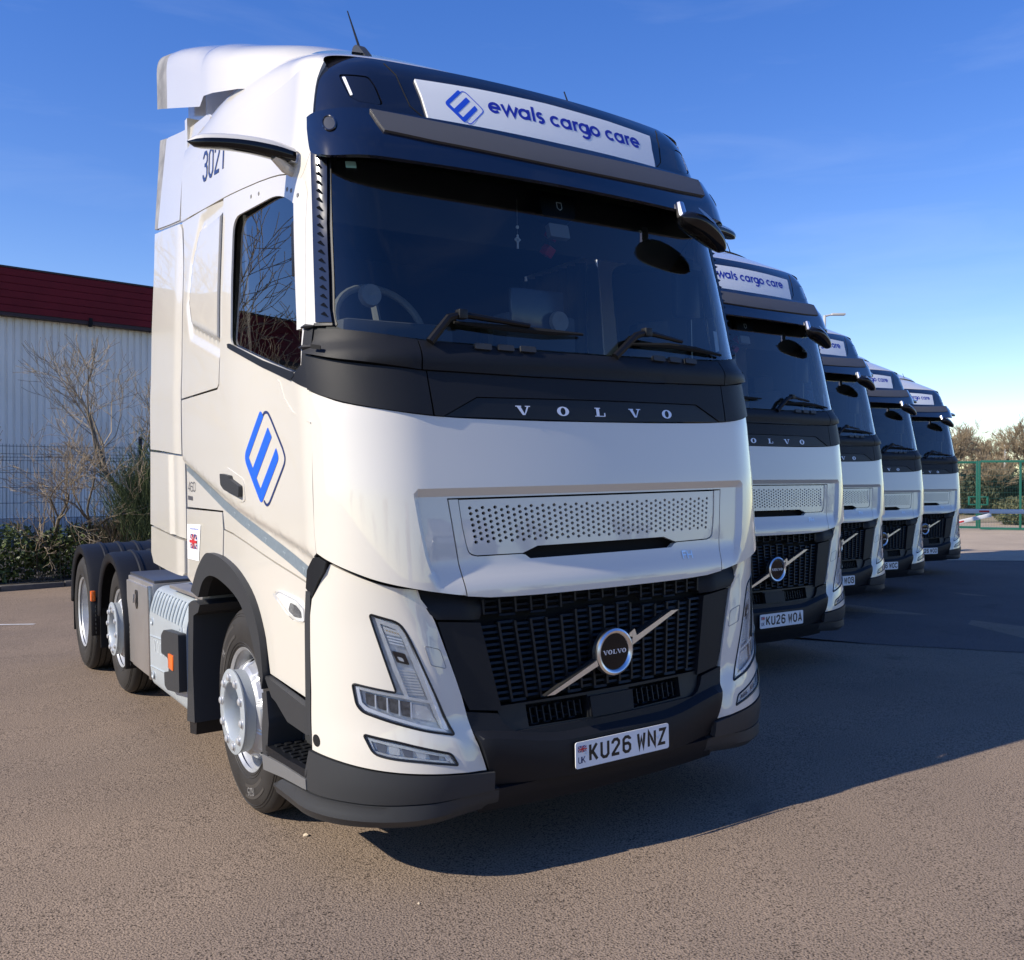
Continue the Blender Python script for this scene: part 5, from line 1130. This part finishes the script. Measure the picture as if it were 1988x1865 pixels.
BARK = mat('bark_grey', (.16,.135,.10), .9, bump=.5, bscale=60, var=.3, vscale=10); TWIG = mat('twig_tan', (.30,.24,.165), .85, var=.3, vscale=4); TWIGD = mat('twig_dark', (.085,.07,.05), .9, var=.3, vscale=4)
def tree(name, loc, meshes, rot, sc, label, cat, group=None, tm=None):
    o = empty(name, loc, label, cat, group); o.rotation_euler = (0,0,rot); o.scale = (sc,sc,sc)
    link('trunk', meshes[0], None, o); link('crown', meshes[1], None, o); return o
def tmesh(m1, m2, a, b):
    r = []
    for mb, m in ((a,m1),(b,m2)):
        me = bpy.data.meshes.new('branches'); me.from_pydata(mb.v,[],mb.f); me.materials.append(m); me.polygons.foreach_set('use_smooth',[True]*len(me.polygons)); r.append(me)
    return r
def leaves(mb, rg, centre, size, n, leaf, up=.3):
    for i in range(n):
        while True:
            p = Vector((rg.uniform(-1,1),rg.uniform(-1,1),rg.uniform(-1,1)))
            if .25 < p.length < 1: break
        p = Vector((p.x*size[0],p.y*size[1],p.z*size[2]))+Vector(centre); s = leaf*rg.uniform(.6,1.4)
        a = Vector((rg.gauss(0,1),rg.gauss(0,1),rg.gauss(0,1)+up)).normalized(); b = a.orthogonal().normalized(); b.rotate(Matrix.Rotation(rg.uniform(0,6.28),3,a)); c = a.cross(b)
        mb.add([p-b*s,p+c*s*.5-b*.0,p+b*s,p-c*s*.5],[(0,1,2,3)])
def gl_(x, y): return ground_z(x, y)+.09
# shrubs and small trees by the kerb
sh = [tmesh(BARK,TWIG,*tree_mesh(s, h, r, 4, .6, (3,4), .26, .09, .25, .70, .0045, st)) for s, h, r, st in ((3,5.4,.075,2),(11,4.4,.06,2),(23,3.6,.06,2))]
tree('bare_tree', (1.25,14.35,gl_(1.2,14.3)), sh[0], .4, 1.0, 'bare tan-twigged small tree against the warehouse beside the nearest cab', 'tree', 'bare shrubs on the verge')
tree('bare_tree', (-.2,14.1,gl_(0,14.1)), sh[1], 2.1, .78, 'low bare shrub with pale twigs spreading over the fence', 'shrub', 'bare shrubs on the verge')
tree('bare_tree', (-2.7,13.9,gl_(-2.7,13.9)), sh[2], 1.0, .95, 'bare curved shrub at the left edge of the picture', 'shrub', 'bare shrubs on the verge')
tree('bare_tree', (-7.4,17.4,gl_(-7,17)), sh[0], 3.4, 1.75, 'tall bare tree further along the fence, reflected in the door window', 'tree', 'bare shrubs on the verge')
tree('bare_tree', (-9.6,18.2,gl_(-9,18)), sh[1], .2, 1.9, 'leafless tree reflected at the back of the door window', 'tree', 'bare shrubs on the verge')
# broom and ivy
LEAF1 = mat('broom_green', (.09,.12,.045), .8, var=.3, vscale=5); LEAF2 = mat('ivy_leaf', (.06,.085,.018), .5, var=.55, vscale=14); LEAF3 = mat('dead_stem', (.20,.15,.085), .9, var=.3, vscale=6)
def broom(seed, h, w, n, m):
    rg = random.Random(seed); mb = MB()
    for i in range(n):
        a = rg.uniform(0,6.28); rr = rg.random()**.6; d = Vector((math.cos(a)*rr*.8,math.sin(a)*rr*.8,1)).normalized(); p = Vector((rg.gauss(0,w*.15),rg.gauss(0,w*.15),rg.uniform(0,h*.55))); L = h*rg.uniform(.3,.6); q = p+d*L*.5+Vector((rg.gauss(0,.05),rg.gauss(0,.05),0)); e = q+(d+Vector((rg.gauss(0,.3),rg.gauss(0,.3),.2)))*L*.4
        mb.tube([p,q,e],[.0055,.004,.0025],3,cap=False)
    me = bpy.data.meshes.new('stems'); me.from_pydata(mb.v,[],mb.f); me.materials.append(m); return me
for nm, x, y, s, lab, (hh,ww,nn,mm) in (('broom_shrub',.95,13.6,1.0,'dense dark green broom shrub beside the cab rear corner',(2.1,1.5,2600,LEAF1)),('broom_shrub',1.75,14.1,1.1,'green broom shrub partly hidden behind the nearest cab',(2.6,1.6,2600,LEAF1)),('dry_grass_clump',.35,13.65,1.,'tangle of dry straw-coloured stems low on the verge',(1.0,1.2,1400,LEAF3))):
    o = empty(nm,(x,y,gl_(x,y)),lab,'shrub'); c = link('stems', broom(int(x*100),hh,ww,nn,mm), None, o, kind='stuff')
for i, (x, y, sx, sz, n) in enumerate(((-2.6,13.65,.9,.42,2200),(-1.35,13.7,.9,.5,2600),(-.2,13.75,.8,.48,2400),(.85,13.65,.8,.5,2200),(2.0,13.8,.9,.5,1500),(-4.3,13.8,1.2,.5,1500))):
    rg = random.Random(40+i); mb = MB(); leaves(mb, rg, (0,0,sz), (sx,.42,sz), n, .042); lab = ['ivy bush low at the left edge of the verge','ivy bush left of the dry stems on the verge','glossy ivy bush under the low bare shrub','ivy bush behind the rearmost wheel','ivy bush hidden behind the nearest cab','ivy bush beyond the left edge of the picture'][i]
    o = empty('ivy_bush',(x,y,gl_(x,y)-.05),lab,'bush','ivy bushes along the kerb'); mb.build('leaves', LEAF2, o, fix=False, smooth=0, kind='stuff')
    mb = MB()
    for k in range(60): a = Vector((rg.uniform(-sx,sx),rg.uniform(-.3,.3),0)); mb.tube([a,a+Vector((rg.gauss(0,.2),rg.gauss(0,.15),rg.uniform(.3,1.2)))],[.006,.003],3,cap=False)
    mb.build('stems', TWIGD, o, fix=False, smooth=0, kind='stuff')

# ================================================================== right: gate, barrier, verge, trees, lamps
CAMP = Vector((-2.59054,-3.25336)); FW = Vector((.54656,.83742)); RT = Vector((.83742,-.54656))
def view(Z, px): p = CAMP+FW*Z+RT*((px-995.2)/1798*Z); return (p.x,p.y)
GREENP = mat('gate_green', (.006,.095,.065), .45); 
ga = view(33,1846); gb = view(31,2250); gd = Vector((gb[0]-ga[0],gb[1]-ga[1])).normalized(); gang = math.atan2(gd.y,gd.x)
gate = empty('mesh_gate', (0,0,0), 'green steel mesh double gate beside the last truck', 'gate')
gz = ground_z(*view(32,1906))+.04-.0
def G(t, n, z): return (ga[0]+gd.x*t-gd.y*n, ga[1]+gd.y*t+gd.x*n, gz+z)
def gbox(nm, t0, t1, z0, z1, m, w=.05, par=None): return MB().cbox((0,-w/2,z0),(t1-t0,w/2,z1),.006,Matrix.Translation(G(t0,0,0)) @ Matrix.Rotation(gang,4,'Z')).build(nm, m, par or gate)
tp = (Vector(view(32,1906))-Vector(ga)).dot(gd)
gbox('gate_post', tp-.075, tp-.005, .03, 2.42, GREENP); gbox('gate_post', tp+.005, tp+.075, .03, 2.42, GREENP)
gbox('top_rail', -2.5, tp-.075, 2.33, 2.41, GREENP, .04); gbox('top_rail', tp+.075, 5.8, 2.36, 2.44, GREENP, .04)
gbox('bottom_rail', -2.5, tp-.075, .03, .11, GREENP, .04); gbox('bottom_rail', tp+.075, 5.8, .0, .08, GREENP, .04)
for t in (tp+1.33,tp+4.2,-2.5): gbox('gate_stile', t-.035, t+.035, .05, 2.36, GREENP)
for t0, t1 in ((-2.45,tp-.08),(tp+.08,tp+1.29),(tp+1.37,tp+4.16)):
    mb = MB(); x = t0
    while x < t1: mb.tube([G(x,.0,.1),G(x,.0,2.34)],.0035,3,cap=False); x += .05
    for z in (.3,.5,.7,.9,1.1,1.3,1.5,1.7,1.9,2.1): mb.tube([G(t0,.004,z),G(t1,.004,z)],.006,3,cap=False)
    mb.build('gate_mesh', mat('mesh_green',(.02,.08,.06),.5), gate, smooth=0, kind='stuff')
for s, t in ((-1,tp-.075),(1,tp+.075)):
    a, b = sorted((t,t+s*.24)); lb = gbox('lock_box', a, b, 1.13, 1.17, GREENP, .06); gbox('lock_frame', a, b, .85, .89, GREENP, .06, lb); q = t+s*.22; gbox('lock_frame', q-.03, q+.03, .85, 1.17, GREENP, .06, lb)
sg_ = MB().cbox((0,-.02,0),(.24,-.01,.25),.003,Matrix.Translation(G(tp-.95,-.05,1.12)) @ Matrix.Rotation(gang,4,'Z')).build('warning_sign', mat('sign_yellow',(.75,.65,.04),.5), None, label='small yellow and white warning sign hung on the gate mesh', cat='sign')
MB().cbox((0,-.024,.12),(.24,-.021,.25),.001,Matrix.Translation(G(tp-.95,-.05,1.12)) @ Matrix.Rotation(gang,4,'Z')).build('sign_top', WHITE2, sg_)
MB().cbox((.04,-.026,.06),(.2,-.022,.09),.001,Matrix.Translation(G(tp-.95,-.05,1.12)) @ Matrix.Rotation(gang,4,'Z')).build('sign_text_block', mat('sign_ink',(.3,.26,.02),.5), sg_)
# barriers
BARW = mat('barrier_white', (.75,.74,.72), .4)
def barrier(pa, za, pb, zb, reds, lab, h, pp):
    A = Vector((*pa, za)); B_ = Vector((*pb, zb)); d = (B_-A); L = d.length; q = d.normalized().to_track_quat('X','Z').to_matrix().to_4x4(); q.translation = A
    root = empty('road_barrier', (0,0,0), lab, 'barrier', 'road barriers by the gate')
    o = MB().cbox((0,-.03,-h/2),(L,.03,h/2),.012,q).build('barrier_arm', BARW, root)
    for t0, t1 in reds: MB().cbox((t0*L,-.034,-h*.22),(t1*L,.034,h*.2),.002,q).build('red_band', mat('barrier_red',(.6,.03,.03),.4), o)
    MB().cbox((pp[0]-.15,pp[1]-.15,ground_z(*pp)-.05),(pp[0]+.15,pp[1]+.15,1.02),.02).build('housing_post', BARW, root)
barrier(view(21,1800), 1.633-(994-924.5)/1798*21+.02, view(20.4,2300), 1.633-(997-924.5)/1798*20.4, ((.205,.245),(.62,.66)), 'road barrier with a long level white arm and red band', .10, view(20.4,2300))
barrier(view(22.5,1790), 1.633-(1030-924.5)/1798*22.5, view(22.5,1924), 1.633-(1000.5-924.5)/1798*22.5, ((.50,.60),), 'road barrier with a short slanting white arm, behind the level one', .09, view(22.5,1788))
# sunlit verge beyond the gate, shrub
DRY = mat('dry_grass', (.30,.235,.14), .95, bump=.6, bscale=20, var=.25, vscale=1.2)
va_ = [view(39,1750),view(38.5,2400),view(52,2500),view(52,1700)]
gpoly('verge', va_, DRY, .03, h=3)
FORE = asphalt('sun_paled_forecourt', (.20,.165,.125), (.46,.38,.29)); gpoly('forecourt', [view(20.5,1700),view(19.6,2300),view(39,2450),view(39.5,1700)], FORE, .012, h=2)  # beige road surface, with the paleness of grazing sunlight put into its colour
def gzv(p): return ground_z(*p)
HEDGE = mat('hedge_leaf', (.055,.06,.03), .85, var=.5, vscale=1.5); HEDGED = mat('hedge_dark', (.035,.04,.022), .9, var=.4, vscale=2)
p = view(37,1985); rg = random.Random(5); mb = MB(); leaves(mb, rg, (0,0,.55), (1.5,1.0,.62), 3500, .06)
o = empty('low_shrub', (*p,gzv(p)), 'rounded low shrub behind the gate at the right edge', 'shrub'); mb.build('leaves', mat('shrub_olive',(.10,.10,.045),.85,var=.4,vscale=4), o, fix=False, smooth=0, kind='stuff')
far = [tmesh(mat('far_bark',(.17,.14,.10),.9,var=.2), mat('far_twig',(.30,.235,.15),.9,var=.25,vscale=1.), *tree_mesh(s, h, .10, 5, .5, (3,5), .2, .10, .3, .68, .011, st)) for s, h, st in ((101,6.0,3),(202,6.5,4),(303,5.5,5))]
fl_ = ['beside the last truck','above the left gate leaf','behind the gate post','above the right gate leaf','behind the second lamp','at the right picture edge']
spots = [(1800,50,.85),(1835,54,.9),(1858,50,.95),(1880,57,.85),(1905,64,.8),(1932,60,.72),(1955,63,.9),(1978,58,.95),(1998,62,1.0),(2030,58,1.0),(2080,58,1.0),(2140,58,1.0),(1770,56,.9),(1740,58,.9)]
for i, (px, Z, s) in enumerate(spots):
    p = view(Z,px); lab = 'bare brown tree '+['beside the last truck','just right of the last truck','left of the gate post','over the gate post','right of the gate post','over the right gate leaf','under the second lamp','near the right edge','at the right edge','outside the right edge','well outside the right edge','far outside the right edge','hidden by the last truck','fully hidden by the last truck'][i]+', beyond the gate'
    tree('bare_tree_far', (*p,gzv(p)-.1), far[i%3], i*1.7, s, lab, 'tree', 'bare trees beyond the gate')
for i, px in enumerate((1770,1815,1860,1905,1950,1995,2045,2100)):
    p = view(47.5+(i%3)*1.3,px); rg = random.Random(70+i); mb = MB(); leaves(mb, rg, (0,0,1.0), (1.5,1.1,1.25), 2600, .10); o = empty('evergreen_bush',(*p,gzv(p)), ['dark evergreen bush behind the last truck','dark evergreen bush at the right flank of the last truck','dark evergreen bush seen through the left gate leaf','dark evergreen bush behind the gate post','dark evergreen bush seen through the right gate leaf','dark evergreen bush at the right picture edge','dark evergreen bush past the right edge','outermost dark evergreen bush'][i],'bush','bushes beyond the gate'); mb.build('leaves', HEDGE if i % 2 else HEDGED, o, fix=False, smooth=0, kind='stuff')
# street lamps
LAMPW = mat('lamp_post_grey', (.55,.55,.53), .45, metal=.3)
def street_lamp(px, Z, h, lab, sc=1.):
    p = view(Z,px); z0 = gzv(p); o = empty('street_lamp', (*p,z0), lab, 'street lamp'); r = Vector((RT.x,RT.y,0))
    MB().tube([(0,0,-.1),(0,0,h*.5),(0,0,h)],[.09,.075,.06],10).build('post', LAMPW, o)
    MB().tube([(0,0,h-.03),tuple(r*.35+Vector((0,0,h+.04)))],[.05,.04],8).build('bracket', LAMPW, o)
    q = r.to_track_quat('X','Z').to_matrix().to_4x4(); q.translation = r*.3+Vector((0,0,h+.03)); MB().cbox((0,-.12,-.03),(.62,.12,.07),.03,q).build('lamp_head', LAMPW, o)
street_lamp(1600.5, 42, 9.3, 'tall grey street lamp rising behind the second and third trucks'); street_lamp(1951, 62, 4.2, 'small far lamp among the bare trees at the right')
# loose stones
rg = random.Random(9); STONE = mat('pale_stone', (.55,.45,.32), .8)
def stone(x, y, s, lab):
    bm = bmesh.new(); bmesh.ops.create_icosphere(bm, subdivisions=1, radius=s)
    for v in bm.verts: v.co *= rg.uniform(.65,1.15); v.co.z *= .6
    mb = MB(); mb.bm(bm); o = mb.build('stone', STONE, None, smooth=0, label=lab, cat='stone', group='loose stones on the asphalt'); o.location = (x,y,ground_z(x,y)+s*.35)
stone(-1.06,.83,.016,'pale tan pebble on the asphalt in front of the front wheel'); stone(-1.55,-.48,.008,'tiny white pebble in the middle of the foreground asphalt'); stone(-.95,-.08,.007,'tiny pale pebble right of the foreground centre')
mb = MB(); rg = random.Random(12)
for i in range(260):
    x, y = rg.uniform(-3.2,2.5), rg.uniform(-2.2,3.5); s = rg.uniform(.001,.0025)
    if -1.3 < x < 1.3 and y > -.2: continue
    k = len(mb.v); z = ground_z(x, y); mb.v += [(x+s*rg.uniform(.6,1.3)*math.cos(a), y+s*rg.uniform(.6,1.3)*math.sin(a), z) for a in (0,1.57,3.14,4.71)]+[(x,y,z+s)]; mb.f += [(k,k+1,k+4),(k+1,k+2,k+4),(k+2,k+3,k+4),(k+3,k,k+4)]
mb.build('grit', mat('grit_pale',(.4,.36,.3),.9), None, smooth=0, fix=False, kind='stuff', label='fine pale grit scattered on the foreground asphalt')
# distant treeline all round, low on the horizon
rgh = random.Random(3)
hor = [tmesh(BARK, TWIGD, *tree_mesh(77, 7, .12, 4, .5, (3,4), .2, .1, .3, .7, .02, 2))]
for i in range(12):
    a = rad(195+i*13); R_ = 55+rgh.uniform(-6,14); p = (R_*math.cos(a), R_*math.sin(a))
    tree('bare_tree_opposite', (*p,gzv(p)-.1), hor[0], i*2.1, rgh.uniform(.7,1.15), 'bare tree across the yard, only mirrored in glass and paint', 'tree', 'trees across the yard seen in reflections')
for i, (x, y, yaw, reg) in enumerate(((-6.5,-31,182,'KU26 WOK'),(10.,-33,176,'KU26 WOU'),(13.6,-33.5,178,'KU26 WON'))):
    t = copy_tree(truck); set_reg(t, reg); t.matrix_world = Matrix.Translation((x,y,ground_z(x,y))) @ Matrix.Rotation(rad(yaw),4,'Z'); tag(t, ['white tractor unit across the yard, reflected at the left of the nose panel','white tractor unit across the yard, reflected at the right of the nose panel','white tractor unit across the yard, outermost reflection at the right'][i], 'truck', 'tractor units across the yard')
